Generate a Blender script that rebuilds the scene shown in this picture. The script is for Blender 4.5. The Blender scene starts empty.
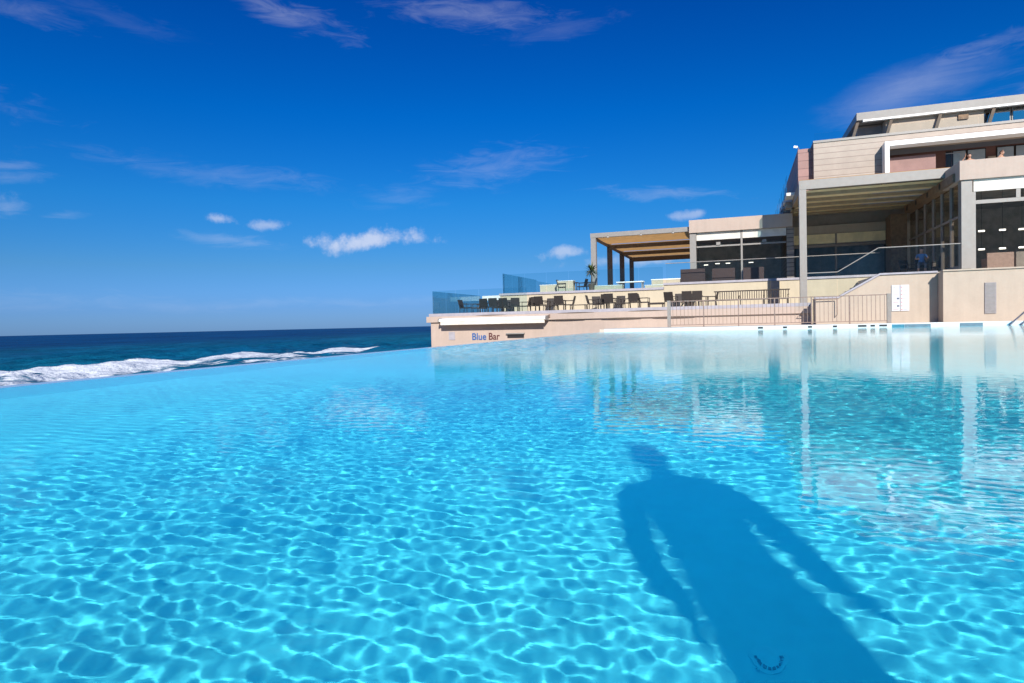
import bpy, bmesh, math, random
import numpy as np
from mathutils import Matrix, Vector, Euler

sc = bpy.context.scene
COL = sc.collection
rad = math.radians
random.seed(11)

# ------------------------------------------------------------------ camera
FPX, CAMH = 655.0, 0.46
cam = bpy.data.cameras.new('camera')
cam_ob = bpy.data.objects.new('camera', cam)
COL.objects.link(cam_ob)
cam.sensor_width = 36.0
cam.lens = FPX / 1024 * 36.0
cam.clip_start, cam.clip_end = 0.02, 60000
CR = (Matrix.Rotation(rad(19.35), 4, 'Z') @ Matrix.Rotation(math.pi / 2 - rad(1.51), 4, 'X')
      @ Matrix.Rotation(-rad(1.32), 4, 'Z'))
cam_ob.matrix_world = Matrix.Translation((0, 0, CAMH)) @ CR
sc.camera = cam_ob


def ray(px, py):
    return (CR.to_3x3() @ Vector(((px - 512) / FPX, -(py - 341.5) / FPX, -1))).normalized()


def at(px, py, Y):
    d = ray(px, py)
    t = Y / d.y
    return Vector((t * d.x, Y, CAMH + t * d.z))


# ------------------------------------------------------------------ sky and sun
SUN_EL, SUN_AZ = rad(28), rad(22)          # light travels towards +Y and a little to -X
world = bpy.data.worlds.new('World')
sc.world = world
world.use_nodes = True
WN = world.node_tree
bg = WN.nodes['Background']
SKY_STRENGTH = 0.15
bg.inputs['Strength'].default_value = SKY_STRENGTH


class NT:
    """tiny helper for node trees"""
    def __init__(s, tree): s.t = tree
    def n(s, kind, **kw):
        nd = s.t.nodes.new('ShaderNode' + kind)
        for k, v in kw.items(): setattr(nd, k, v)
        return nd
    def put(s, sock, v):
        if hasattr(v, 'is_linked') or isinstance(v, bpy.types.NodeSocket): s.t.links.new(v, sock)
        else: sock.default_value = v
    def math(s, op, a, b=0.5, c=None, clamp=False):
        nd = s.n('Math', operation=op, use_clamp=clamp)
        s.put(nd.inputs[0], a); s.put(nd.inputs[1], b)
        if c is not None: s.put(nd.inputs[2], c)
        return nd.outputs[0]
    def vmath(s, op, a, b=None, out=0):
        nd = s.n('VectorMath', operation=op)
        s.put(nd.inputs[0], a)
        if b is not None: s.put(nd.inputs[1], b)
        return nd.outputs[out]
    def mix(s, f, a, b, blend='MIX'):
        nd = s.n('Mix', data_type='RGBA', blend_type=blend)
        s.put(nd.inputs[0], f); s.put(nd.inputs[6], a); s.put(nd.inputs[7], b)
        return nd.outputs[2]
    def noise(s, vec, scale, detail=4.0, rough=0.5, dist=0.0):
        nd = s.n('TexNoise')
        if vec is not None: s.put(nd.inputs['Vector'], vec)
        nd.inputs['Scale'].default_value = scale; nd.inputs['Detail'].default_value = detail
        nd.inputs['Roughness'].default_value = rough; nd.inputs['Distortion'].default_value = dist
        return nd.outputs['Fac']
    def mrange(s, v, a, b, c=0.0, d=1.0, smooth=True):
        nd = s.n('MapRange', interpolation_type='SMOOTHSTEP' if smooth else 'LINEAR')
        s.put(nd.inputs[0], v)
        for i, q in enumerate((a, b, c, d)): s.put(nd.inputs[i + 1], q)
        return nd.outputs[0]


w = NT(WN)
sky = w.n('TexSky', sky_type='NISHITA', sun_disc=False)
sky.sun_elevation = SUN_EL
sky.sun_rotation = math.atan2(math.sin(SUN_AZ), -math.cos(SUN_AZ))
sky.air_density, sky.dust_density, sky.ozone_density = 1.0, 0.3, 4.0
hs = w.n('HueSaturation')
hs.inputs['Hue'].default_value = 0.5
hs.inputs['Saturation'].default_value = 1.3
WN.links.new(sky.outputs[0], hs.inputs['Color'])
geo = w.n('TexCoord').outputs['Generated']
elev = w.n('SeparateXYZ'); WN.links.new(geo, elev.inputs[0])
# deep polarised blue in mid sky, zenith lightened as added fill light, lavender blue in the thicker air at the horizon
ramp = w.n('ValToRGB')
RAMP = [(0.0, (.120, .235, .60)), (.03, (.118, .228, .55)), (.09, (.130, .255, .42)), (.18, (.070, .300, .47)), (.30, (.004, .275, .50)),
        (.46, (.000, .205, .45)), (.62, (.25, .50, .75)), (.80, (.9, .95, 1.0))]
ramp.color_ramp.elements[0].position = RAMP[0][0]; ramp.color_ramp.elements[0].color = (*RAMP[0][1], 1)
ramp.color_ramp.elements[1].position = RAMP[-1][0]; ramp.color_ramp.elements[1].color = (*RAMP[-1][1], 1)
for pos, c in RAMP[1:-1]:
    e = ramp.color_ramp.elements.new(pos); e.color = (*c, 1)
WN.links.new(elev.outputs[2], ramp.inputs[0])
skycol = w.mix(1.0, hs.outputs[0], ramp.outputs[0], 'MULTIPLY')
# clouds of the sky dome: (px direction, half extents in px, slant, strength, whiteness)
CLOUDS = [
    (371, 240, 66, 11, 3, 1.00, 1), (220, 219, 17, 6, 0, .75, 1), (268, 224, 22, 6, 3, .65, 1),
    (238, 240, 50, 7, -4, .55, 0), (8, 205, 18, 9, 0, .60, 0), (66, 217, 16, 4, 0, .35, 0),
    (14, 179, 30, 6, 0, .40, 0), (18, 167, 24, 4, 0, .50, 0), (560, 254, 24, 6, 2, .70, 1),
    (690, 216, 18, 5, 0, .55, 1), (665, 193, 70, 8, -6, .55, 0), (640, 259, 70, 7, 2, .55, 1),
    (490, 168, 80, 20, 6, .42, 0), (285, 10, 62, 14, -14, .60, 0), (470, 14, 90, 15, -3, .55, 0),
    (215, 172, 130, 12, -3, .30, 0), (400, 196, 50, 14, 5, .28, 0), (908, 92, 88, 26, 9, .62, 2),
    (940, 68, 60, 10, 6, .50, 0), (985, 46, 45, 8, 4, .40, 0), (25, 8, 40, 10, -8, .3, 0),
    (120, 22, 60, 9, -6, .12, 0), (560, 30, 60, 10, 4, .22, 0), (1050, 150, 80, 30, 5, .4, 0),
    (-120, 190, 70, 14, 0, .6, 1), (1180, 60, 120, 30, 6, .5, 0), (-160, 60, 120, 20, -6, .4, 0),
    (-60, 300, 200, 10, 0, .25, 0), (300, 303, 260, 6, 0, .22, 0)]
warp = w.n('TexNoise'); warp.inputs['Scale'].default_value = 9; warp.inputs['Detail'].default_value = 6
WN.links.new(geo, warp.inputs['Vector'])
wv = w.vmath('SCALE', w.vmath('SUBTRACT', warp.outputs['Color'], (.5, .5, .5)))
wv.node.inputs['Scale'].default_value = 0.035
gdir = w.vmath('ADD', geo, wv)
fine = w.noise(geo, 30, 8, .64)
st = w.n('Mapping'); st.inputs['Scale'].default_value = (1, 1, 4.5); WN.links.new(geo, st.inputs[0])
wisp = w.noise(st.outputs[0], 16, 7, .66, 1.2)
tot = None
for (px, py, rx, ry, sl, amt, puffy) in CLOUDS:
    c = ray(px, py)
    r = c.cross(Vector((0, 0, 1))).normalized()
    u = r.cross(c).normalized()
    a = rad(sl)
    r2 = r * math.cos(a) + u * math.sin(a)
    u2 = u * math.cos(a) - r * math.sin(a)
    k = FPX * (0.95 if puffy else 1.0)
    du = w.vmath('DOT_PRODUCT', gdir, tuple(r2 * (k / rx)), out=1)
    dv = w.vmath('DOT_PRODUCT', gdir, tuple(u2 * (k / ry)), out=1)
    cb = w.n('CombineXYZ'); WN.links.new(du, cb.inputs[0]); WN.links.new(dv, cb.inputs[1])
    ln = w.vmath('LENGTH', cb.outputs[0], out=1)
    nz = fine if puffy else wisp
    v = w.math('SUBTRACT', w.math('MULTIPLY', nz, 1.5 if puffy else 2.4), w.math('MULTIPLY', ln, .62 if puffy else 1.0))
    if puffy == 2: v = w.math('ADD', w.math('SUBTRACT', .75, ln), w.math('MULTIPLY', wisp, .5))
    m = w.mrange(v, 0.12, (1.5, .72, 1.2)[puffy], 0, amt * (.26, .60, .36)[puffy])
    cull = w.math('GREATER_THAN', w.vmath('DOT_PRODUCT', geo, tuple(c), out=1), 0.2)
    m = w.math('MULTIPLY', m, cull)
    tot = m if tot is None else w.math('MAXIMUM', tot, m)
cl_col = w.mix(fine, (3.0, 3.2, 4.0, 1), (5.0, 4.95, 5.2, 1))
final = w.mix(tot, skycol, cl_col)
WN.links.new(final, bg.inputs['Color'])

sun = bpy.data.lights.new('sun', 'SUN')
sun.energy, sun.angle, sun.color = 4.9, rad(0.53), (1.0, 0.95, 0.87)
sun_ob = bpy.data.objects.new('sun', sun)
COL.objects.link(sun_ob)
SD = Vector((-math.sin(SUN_AZ) * math.cos(SUN_EL), math.cos(SUN_AZ) * math.cos(SUN_EL), -math.sin(SUN_EL)))
sun_ob.rotation_euler = SD.to_track_quat('-Z', 'Y').to_euler()
sun_ob.location = (5, -20, 30)
sun.cycles.is_caustics_light = True        # real refracted sunlight on the pool floor

vs = sc.view_settings
vs.view_transform, vs.look, vs.exposure, vs.gamma = 'Standard', 'None', 0.45, 1.0
vs.use_curve_mapping = False
sc.cycles.use_denoising = True
sc.cycles.caustics_refractive = True
sc.cycles.caustics_reflective = True
sc.cycles.max_bounces = 16
sc.cycles.diffuse_bounces = 8
sc.cycles.transmission_bounces = 14
sc.cycles.transparent_max_bounces = 24
sc.cycles.sample_clamp_indirect = 8

# ------------------------------------------------------------------ materials
MATS = {}


def plain(name, col, rough=.6, var=.06, scale=3.0, bump=0.0, metal=0.0, spec=.5, streak=False):
    """procedural surface: a base colour with uneven weathering and a little relief"""
    m = bpy.data.materials.new(name); m.use_nodes = True
    t = NT(m.node_tree); b = m.node_tree.nodes['Principled BSDF']
    p = t.n('NewGeometry').outputs['Position']
    f = t.noise(p, scale, 5, .6)
    f2 = t.noise(p, scale * 9, 3, .6)
    s = t.math('ADD', t.math('MULTIPLY', f, .7), t.math('MULTIPLY', f2, .3))
    if streak:
        mp = t.n('Mapping'); mp.inputs['Scale'].default_value = (2.6, 2.6, .22); t.t.links.new(p, mp.inputs[0])
        s = t.math('ADD', t.math('MULTIPLY', s, .6), t.math('MULTIPLY', t.noise(mp.outputs[0], 1.6, 5, .65), .4))
    s = t.mrange(s, .3, .7, 1 - var * 1.6, 1 + var)
    cc = t.n('CombineColor')
    for i in range(3): t.put(cc.inputs[i], t.math('MULTIPLY', s, col[i]))
    t.t.links.new(cc.outputs[0], b.inputs['Base Color'])
    b.inputs['Roughness'].default_value = rough; b.inputs['Metallic'].default_value = metal
    b.inputs['Specular IOR Level'].default_value = spec
    if bump:
        bp = t.n('Bump'); bp.inputs['Strength'].default_value = bump; bp.inputs['Distance'].default_value = .02
        t.t.links.new(f2, bp.inputs['Height']); t.t.links.new(bp.outputs[0], b.inputs['Normal'])
    MATS[name] = m
    return m


def striped(name, col, line, axis, period, width, rough=.6, dark=.7):
    """cladding boards or slats: joints every `period` metres along one axis"""
    m = plain(name, col, rough, .07, 2.0, .1)
    t = NT(m.node_tree); b = m.node_tree.nodes['Principled BSDF']
    sep = t.n('SeparateXYZ'); t.t.links.new(t.n('NewGeometry').outputs['Position'], sep.inputs[0])
    fr = t.math('FRACT', t.math('DIVIDE', sep.outputs[axis], period))
    msk = t.math('LESS_THAN', fr, width / period)
    idx = t.math('FLOOR', t.math('DIVIDE', sep.outputs[axis], period))
    wn = t.n('TexWhiteNoise', noise_dimensions='1D'); t.put(wn.inputs['W'], idx)
    tone = t.mrange(wn.outputs['Value'], 0, 1, .93, 1.05)
    old = b.inputs['Base Color'].links[0].from_socket
    cm = t.n('CombineColor')
    for i in range(3): t.put(cm.inputs[i], tone)
    c = t.mix(1.0, old, cm.outputs[0], 'MULTIPLY')
    t.t.links.new(t.mix(msk, c, (*line, 1)), b.inputs['Base Color'])
    return m


def glassy(name, tint, refl=.06, rough=.0, fk=.75):
    m = bpy.data.materials.new(name); m.use_nodes = True
    t = NT(m.node_tree); t.t.nodes.remove(t.t.nodes['Principled BSDF'])
    tr = t.n('BsdfTransparent'); tr.inputs[0].default_value = (*tint, 1)
    gl = t.n('BsdfGlossy'); gl.inputs['Roughness'].default_value = rough
    fr = t.n('Fresnel'); fr.inputs[0].default_value = 1.5
    f = t.math('ADD', t.math('MULTIPLY', fr.outputs[0], fk), refl - .03 * fk / .75, clamp=True)
    mx = t.n('MixShader'); t.t.links.new(f, mx.inputs[0])
    t.t.links.new(tr.outputs[0], mx.inputs[1]); t.t.links.new(gl.outputs[0], mx.inputs[2])
    t.t.links.new(mx.outputs[0], t.t.nodes['Material Output'].inputs[0])
    MATS[name] = m
    return m


def cloth(name, col, trans):
    m = bpy.data.materials.new(name); m.use_nodes = True
    t = NT(m.node_tree); t.t.nodes.remove(t.t.nodes['Principled BSDF'])
    p = t.n('NewGeometry').outputs['Position']
    s = t.mrange(t.noise(p, 2.5, 5), .3, .7, .88, 1.06)
    cc = t.n('CombineColor')
    for i in range(3): t.put(cc.inputs[i], t.math('MULTIPLY', s, col[i]))
    d = t.n('BsdfDiffuse'); l = t.n('BsdfTranslucent')
    t.t.links.new(cc.outputs[0], d.inputs[0]); t.t.links.new(cc.outputs[0], l.inputs[0])
    mx = t.n('MixShader'); mx.inputs[0].default_value = trans
    t.t.links.new(d.outputs[0], mx.inputs[1]); t.t.links.new(l.outputs[0], mx.inputs[2])
    t.t.links.new(mx.outputs[0], t.t.nodes['Material Output'].inputs[0])
    MATS[name] = m
    return m


def glow(name, col, s):
    m = bpy.data.materials.new(name); m.use_nodes = True
    b = m.node_tree.nodes['Principled BSDF']
    b.inputs['Emission Color'].default_value = (*col, 1); b.inputs['Emission Strength'].default_value = s
    MATS[name] = m
    return m


plain('peach_plaster', (.405, .33, .262), .85, .06, 1.3, .15, streak=True)
plain('pink_plaster', (.42, .328, .272), .85, .06, 1.1, .15, streak=True)
plain('cream_plaster', (.47, .40, .29), .85, .06, 1.2, .15, streak=True)
plain('white_cap', (.62, .61, .58), .7, .05, 2.0)
plain('white_plaster', (.70, .68, .64), .8, .05, 1.5, .12, streak=True)
plain('white_paint', (.78, .77, .75), .5, .03, 2.0)
plain('coping_stone', (.33, .31, .34), .7, .08, 4.0, .15)
plain('deck_stone', (.60, .52, .43), .75, .10, 2.5, .2)
plain('pool_coping_tile', (.58, .585, .59), .35, .05, 5.0)
plain('wet_tile', (.50, .52, .56), .12, .05, 5.0)
plain('pane_sky_reflect', (.34, .42, .50), .25, .08, 3.0)  # pale pane tone with the sky's blue reflection put into the colour
plain('slot_black', (.012, .012, .014), .6, .1)
plain('panel_blue', (.09, .15, .19), .4, .15, 9.0)
plain('panel_teal', (.02, .16, .23), .4, .15, 9.0)
plain('grey_steel', (.23, .215, .20), .5, .06, 4.0)
plain('pale_steel', (.245, .225, .205), .45, .05, 4.0)
plain('polished_steel', (.62, .62, .63), .22, .04, 6.0, 0, 1.0)
plain('rust_paint', (.22, .145, .115), .55, .2, 6.0)
plain('brown_beam', (.105, .075, .052), .7, .15, 5.0)
plain('canopy_wood', (.32, .23, .145), .7, .12, 5.0)
plain('taupe_wall', (.25, .21, .185), .8, .1, 2.0, .1)
plain('stone_brown', (.23, .15, .095), .85, .22, 5.0, .4)
plain('red_brown_wall', (.17, .085, .075), .8, .12, 2.0, .1)
plain('mauve_panel', (.24, .14, .125), .7, .08, 2.0)
plain('dark_wicker', (.028, .020, .0165), .65, .3, 40.0, .5)
plain('table_dark', (.028, .020, .017), .5, .2, 12.0)
plain('rattan_screen', (.036, .016, .013), .7, .3, 25.0, .4)
plain('dark_interior', (.52, .50, .47), .8, .2, 2.0)
plain('interior_floor', (.40, .34, .28), .5, .15, 2.0)
plain('sofa_cloth', (.55, .40, .36), .8, .1, 8.0)
plain('curtain_pale', (.42, .38, .36), .9, .1, 3.0)
plain('grille_grey', (.24, .22, .23), .6, .1, 6.0)
plain('board_white', (.52, .52, .54), .4, .02, 3.0)
plain('board_ink', (.05, .07, .12), .5, .05)
plain('board_red', (.45, .04, .03), .5, .05)
plain('letter_blue', (.012, .095, .30), .4, .05)
plain('letter_brown', (.10, .03, .028), .4, .05)
plain('leaf_green', (.07, .11, .03), .6, .3, 12.0)
plain('leaf_dry', (.20, .15, .05), .7, .3, 12.0)
plain('bark', (.09, .07, .05), .9, .3, 14.0, .5)
plain('pot_grey', (.45, .43, .40), .7, .08, 4.0)
plain('skin', (.42, .23, .15), .55, .06, 6.0)
plain('hair_dark', (.02, .015, .012), .6, .2, 30.0)
plain('shirt_navy', (.03, .05, .11), .8, .1, 8.0)
plain('shirt_white', (.7, .68, .66), .8, .05, 8.0)
plain('shorts_grey', (.12, .12, .13), .8, .1, 8.0)
plain('cloth_blue', (.10, .20, .38), .8, .1, 8.0)
plain('eye_white', (.75, .73, .7), .3, .02)
plain('sand', (.42, .34, .25), .95, .12, .6, .3)
plain('drain_plastic', (.085, .81, .91), .5, .04, 4.0)
plain('drain_slot', (.02, .32, .45), .6, .05)
striped('clad_boards', (.365, .298, .245), (.20, .15, .125), 2, .30, .03)
striped('brown_boards', (.30, .165, .145), (.12, .06, .055), 2, .42, .03)
striped('slatted_grey', (.24, .20, .18), (.07, .06, .055), 2, .25, .05)
glassy('glass_clear', (.95, .975, .975), .012, 0.0, .30)
glassy('glass_teal', (.74, .90, .915), .03, 0.0, .45)
glassy('glass_dark', (.80, .79, .76), .012, 0.0, .40)
glassy('glass_mid', (.86, .94, .95), .02, 0.0, .40)
glassy('glass_sky', (.25, .30, .34), .5)
cloth('ochre_canvas', (.62, .345, .125), .62)
cloth('cream_canvas', (.85, .70, .42), .05)
cloth('white_canvas', (.80, .76, .70), .25)
cloth('awning_canvas', (.82, .76, .66), .15)
glow('lamp_glow', (1, .97, .9), 3.0)

# ------------------------------------------------------------------ builders


class MB:
    """collects shapes and links them as ONE mesh object"""
    def __init__(s): s.bm = bmesh.new()

    def box(s, x0, x1, y0, y1, z0, z1):
        vs_ = [s.bm.verts.new(c) for c in ((x0, y0, z0), (x1, y0, z0), (x1, y1, z0), (x0, y1, z0),
                                           (x0, y0, z1), (x1, y0, z1), (x1, y1, z1), (x0, y1, z1))]
        for f in ((0, 3, 2, 1), (4, 5, 6, 7), (0, 1, 5, 4), (1, 2, 6, 5), (2, 3, 7, 6), (3, 0, 4, 7)):
            s.bm.faces.new([vs_[i] for i in f])
        return s

    def tube(s, pts, r, seg=8, r2=None):
        pts = [Vector(p) for p in pts]
        rings = []
        n = len(pts)
        for i, p in enumerate(pts):
            d = (pts[min(i + 1, n - 1)] - pts[max(i - 1, 0)]).normalized()
            a = d.cross(Vector((0, 0, 1)) if abs(d.z) < .95 else Vector((1, 0, 0))).normalized()
            b = d.cross(a)
            rr = r if r2 is None else r + (r2 - r) * i / (n - 1)
            rings.append([s.bm.verts.new(p + (a * math.cos(2 * math.pi * k / seg) + b * math.sin(2 * math.pi * k / seg)) * rr)
                          for k in range(seg)])
        for i in range(n - 1):
            for k in range(seg):
                s.bm.faces.new((rings[i][k], rings[i][(k + 1) % seg], rings[i + 1][(k + 1) % seg], rings[i + 1][k]))
        s.bm.faces.new(rings[0][::-1]); s.bm.faces.new(rings[-1])
        return s

    def prism(s, poly, axis, a, b):
        """polygon in the two other axes, extruded along axis from a to b"""
        def mk(p, t):
            if axis == 'x': return (t, p[0], p[1])
            if axis == 'y': return (p[0], t, p[1])
            return (p[0], p[1], t)
        A = [s.bm.verts.new(mk(p, a)) for p in poly]
        B = [s.bm.verts.new(mk(p, b)) for p in poly]
        n = len(poly)
        s.bm.faces.new(A[::-1]); s.bm.faces.new(B)
        for i in range(n): s.bm.faces.new((A[i], A[(i + 1) % n], B[(i + 1) % n], B[i]))
        return s

    def face(s, *pts):
        s.bm.faces.new([s.bm.verts.new(p) for p in pts])
        return s

    def rings(s, loops, cap=True):
        L = [[s.bm.verts.new(p) for p in lp] for lp in loops]
        n = len(L[0])
        for i in range(len(L) - 1):
            for k in range(n):
                s.bm.faces.new((L[i][k], L[i][(k + 1) % n], L[i + 1][(k + 1) % n], L[i + 1][k]))
        if cap: s.bm.faces.new(L[0][::-1]); s.bm.faces.new(L[-1])
        return s

    def build(s, name, mat, parent=None, bevel=0.0, smooth=False, loc=None):
        o0 = Vector(loc) if loc is not None else (Vector(parent['_o']) if parent is not None and '_o' in parent else Vector((0, 0, 0)))
        bmesh.ops.recalc_face_normals(s.bm, faces=s.bm.faces)
        if bevel:
            bmesh.ops.bevel(s.bm, geom=list(s.bm.edges), offset=bevel, segments=2, profile=.7, affect='EDGES', clamp_overlap=True)
        bmesh.ops.translate(s.bm, verts=s.bm.verts, vec=-o0)
        me = bpy.data.meshes.new(name)
        s.bm.to_mesh(me); s.bm.free()
        if smooth: me.polygons.foreach_set('use_smooth', [True] * len(me.polygons))
        for q in (mat if isinstance(mat, (list, tuple)) else [mat]): me.materials.append(MATS[q])
        o = bpy.data.objects.new(name, me)
        COL.objects.link(o)
        if parent is not None:
            o.parent = parent
            if loc is not None: o.location = Vector(loc) - Vector(parent.get('_w', parent.get('_o', (0, 0, 0))))
            o['_w'] = tuple(o0)
            if '_o' not in o: o['_o'] = tuple(o0)
        elif loc is not None:
            o.location = loc
            o['_o'] = tuple(o0)
        return o


def tag(o, label=None, cat=None, group=None, kind=None):
    if label: o['label'] = label
    if cat: o['category'] = cat
    if group: o['group'] = group
    if kind: o['kind'] = kind
    return o


def thing(name, label, cat, loc=(0, 0, 0), group=None):
    """an Empty at a thing's base; its parts are built in world coordinates"""
    o = bpy.data.objects.new(name, None)
    COL.objects.link(o)
    o.location = loc; o['_o'] = tuple(loc); o.empty_display_size = .2
    return tag(o, label, cat, group)


def struct(name, mb, mat):
    return tag(mb.build(name, mat), kind='structure')


def kids(o): return [c for c in o.children]


def copy_tree(o, parent=None):
    c = o.copy(); COL.objects.link(c)
    if parent is not None: c.parent = parent
    for ch in kids(o): copy_tree(ch, c)
    return c


def box(name, mat, parent, x0, x1, y0, y1, z0, z1, bevel=0.0):
    return MB().box(x0, x1, y0, y1, z0, z1).build(name, mat, parent, bevel)


def fbm(x, y, seed, octs=4, gain=.5):
    """value noise with numpy"""
    out = np.zeros_like(x); amp = 1.0; tot_ = 0
    for o in range(octs):
        xi, yi = np.floor(x), np.floor(y)
        fx, fy = x - xi, y - yi
        fx = fx * fx * (3 - 2 * fx); fy = fy * fy * (3 - 2 * fy)
        def h(a, b):
            v_ = np.sin(a * 127.1 + b * 311.7 + seed * 74.7 + o * 19.3) * 43758.5453
            return v_ - np.floor(v_)
        out += amp * ((h(xi, yi) * (1 - fx) + h(xi + 1, yi) * fx) * (1 - fy) + (h(xi, yi + 1) * (1 - fx) + h(xi + 1, yi + 1) * fx) * fy)
        tot_ += amp; amp *= gain; x = x * 2.03 + 5.1; y = y * 2.03 + 1.7
    return out / tot_


def grid_mesh(name, gx, gy, gz):
    ny, nx = gx.shape
    me = bpy.data.meshes.new(name)
    v = np.stack([gx, gy, gz], -1).reshape(-1, 3)
    idx = np.arange(nx * ny).reshape(ny, nx)
    q = np.stack([idx[:-1, :-1], idx[:-1, 1:], idx[1:, 1:], idx[1:, :-1]], -1).reshape(-1, 4)
    me.vertices.add(len(v)); me.vertices.foreach_set('co', v.ravel())
    me.loops.add(q.size); me.loops.foreach_set('vertex_index', q.ravel().astype(np.int32))
    me.polygons.add(len(q)); me.polygons.foreach_set('loop_start', (np.arange(len(q)) * 4).astype(np.int32))
    me.update(calc_edges=True)
    me.polygons.foreach_set('use_smooth', [True] * len(q))
    return me


def spacing(lo, hi, c0, c1, d0, g, dmax):
    xs = list(np.arange(c0, c1 + 1e-9, d0))
    x = xs[-1]; d = d0
    while x < hi - 1e-6:
        d = min(d * g, dmax); x = min(x + d, hi); xs.append(x)
    x = xs[0]; d = d0; pre = []
    while x > lo + 1e-6:
        d = min(d * g, dmax); x = max(x - d, lo); pre.append(x)
    return np.array(pre[::-1] + xs)


# ------------------------------------------------------------------ pool
PX0, PX1, PY0, PY1, PD = -6.2, 17.0, -3.2, 29.5, -1.2


def sstep(v, a, b):
    t_ = np.clip((v - a) / (b - a), 0, 1)
    return t_ * t_ * (3 - 2 * t_)


WSLOPE = (.0072, .0044, .0085)


def pool_water():
    X = spacing(PX0, PX1, -2.2, 3.2, .0086, 1.012, .025)
    Y = spacing(PY0, PY1, -.8, 4.0, .0086, 1.008, .034)
    gx, gy = np.meshgrid(X, Y)
    sp = np.maximum(np.gradient(X)[None, :], np.gradient(Y)[:, None])
    rng = np.random.default_rng(3)
    z = np.zeros_like(gx)
    wx = .35 * np.sin(gx * .9 + .7 * gy) + .25 * np.sin(gy * 1.7 - .4 * gx)

    def waves(n, l0, l1, slope, th0, ths, mask=1.0, warp=1.4):
        nonlocal z
        for i in range(n):
            lam = math.exp(rng.uniform(math.log(l0), math.log(l1))); k = 2 * math.pi / lam; th = rng.normal(rad(th0), ths)
            f_ = np.clip((lam / sp - 2.4) / 2.2, 0, 1)
            z = z + slope * math.sqrt(2 / n) / k * f_ * mask * np.sin(
                k * (gx * math.cos(th) + gy * math.sin(th)) + rng.uniform(0, 6.28) + warp * wx * ((i % 5) - 2) / 2)

    waves(48, .043, .118, WSLOPE[0], 98, .45)
    waves(36, .033, .072, WSLOPE[1], 98, .9)
    mid = sstep(gy, 1.6, 4.0)
    waves(40, .055, .16, WSLOPE[2], 100, .75, mid)
    # gusts: the far right corner in the lee of the hotel lies calmer, the open seaward half is rougher
    calm = sstep(gx + .16 * (gy - 5), -2.5, 3.0) * sstep(gy, 3.2, 7.5)
    gust = .75 + .5 * fbm(gx * .5, gy * .5, 4, 3)
    z *= (1 - .50 * calm) * gust
    far = sstep(gy, 6.0, 15) * (1 - calm)
    waves(32, .13, .5, .034, 100, .8, far, .5)
    me = grid_mesh('pool_water', gx, gy, z)
    m = bpy.data.materials.new('pool_water'); m.use_nodes = True
    t = NT(m.node_tree); t.t.nodes.remove(t.t.nodes['Principled BSDF'])
    g = t.n('BsdfGlass'); g.inputs['Roughness'].default_value = 0.0; g.inputs['IOR'].default_value = 1.333
    g.inputs['Color'].default_value = (.97, .995, 1, 1)
    p = t.n('NewGeometry').outputs['Position']
    mp = t.n('Mapping'); t.t.links.new(p, mp.inputs[0]); mp.inputs['Scale'].default_value = (1, 1.3, 1)
    bp = t.n('Bump'); bp.inputs['Strength'].default_value = .5; bp.inputs['Distance'].default_value = .008
    ps = t.n('SeparateXYZ'); t.t.links.new(p, ps.inputs[0])
    wind = t.mrange(ps.outputs[1], 5.0, 14, .03, 1.0)
    lee = t.mrange(ps.outputs[0], -1.5, 3.5, 1.0, .34)
    t.put(bp.inputs['Strength'], t.math('MULTIPLY', wind, lee))
    t.t.links.new(t.noise(mp.outputs[0], 13, 3, .6, .6), bp.inputs['Height'])
    t.t.links.new(bp.outputs[0], g.inputs['Normal'])
    t.t.links.new(g.outputs[0], t.t.nodes['Material Output'].inputs[0])
    me.materials.append(m)
    o = bpy.data.objects.new('pool_water', me); COL.objects.link(o)
    o.cycles.is_caustics_caster = True
    tag(o, kind='structure')


pool_water()

m = plain('pool_floor', (.085, .82, .915), .7, .05, 1.2)
b = MB()
b.face((PX0, PY0, PD), (PX1, PY0, PD), (PX1, PY1, PD), (PX0, PY1, PD))
b.face((PX0, PY1, PD), (PX1, PY1, PD), (PX1, PY1, -.03), (PX0, PY1, -.03))
b.face((PX1, PY0, PD), (PX1, PY1, PD), (PX1, PY1, .12), (PX1, PY0, .12))
b.face((PX0, PY0, PD), (PX0, PY1, PD), (PX0, PY1, -.012), (PX0, PY0, -.012))
b.face((PX0, PY0, PD), (PX1, PY0, PD), (PX1, PY0, .0), (PX0, PY0, .0))
o = struct('pool_basin', b, 'pool_floor'); o.cycles.is_caustics_receiver = True
# spill wall and catch channel behind the infinity edge
struct('spill_channel', MB().box(-6.72, PX0 - .004, PY0, PY1 + .3, -3.9, -.02).box(-7.5, -6.725, PY0, PY1 + .3, -3.9, -.75)
       .box(-7.8, -7.51, PY0, PY1 + .3, -3.9, -.42), 'wet_tile')
# near deck the photographer stands on (it overhangs the water)
struct('pool_deck', MB().box(-7.8, PX1 + 9, -14, -.36, .02, .155), 'deck_stone')
struct('far_deck', MB().box(PX0, PX1 + 8, 29.9, 34.48, -.6, .13), 'deck_stone')
struct('side_deck', MB().box(PX1 + .01, PX1 + 8, -.35, 29.88, -.6, .13), 'deck_stone')

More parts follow.
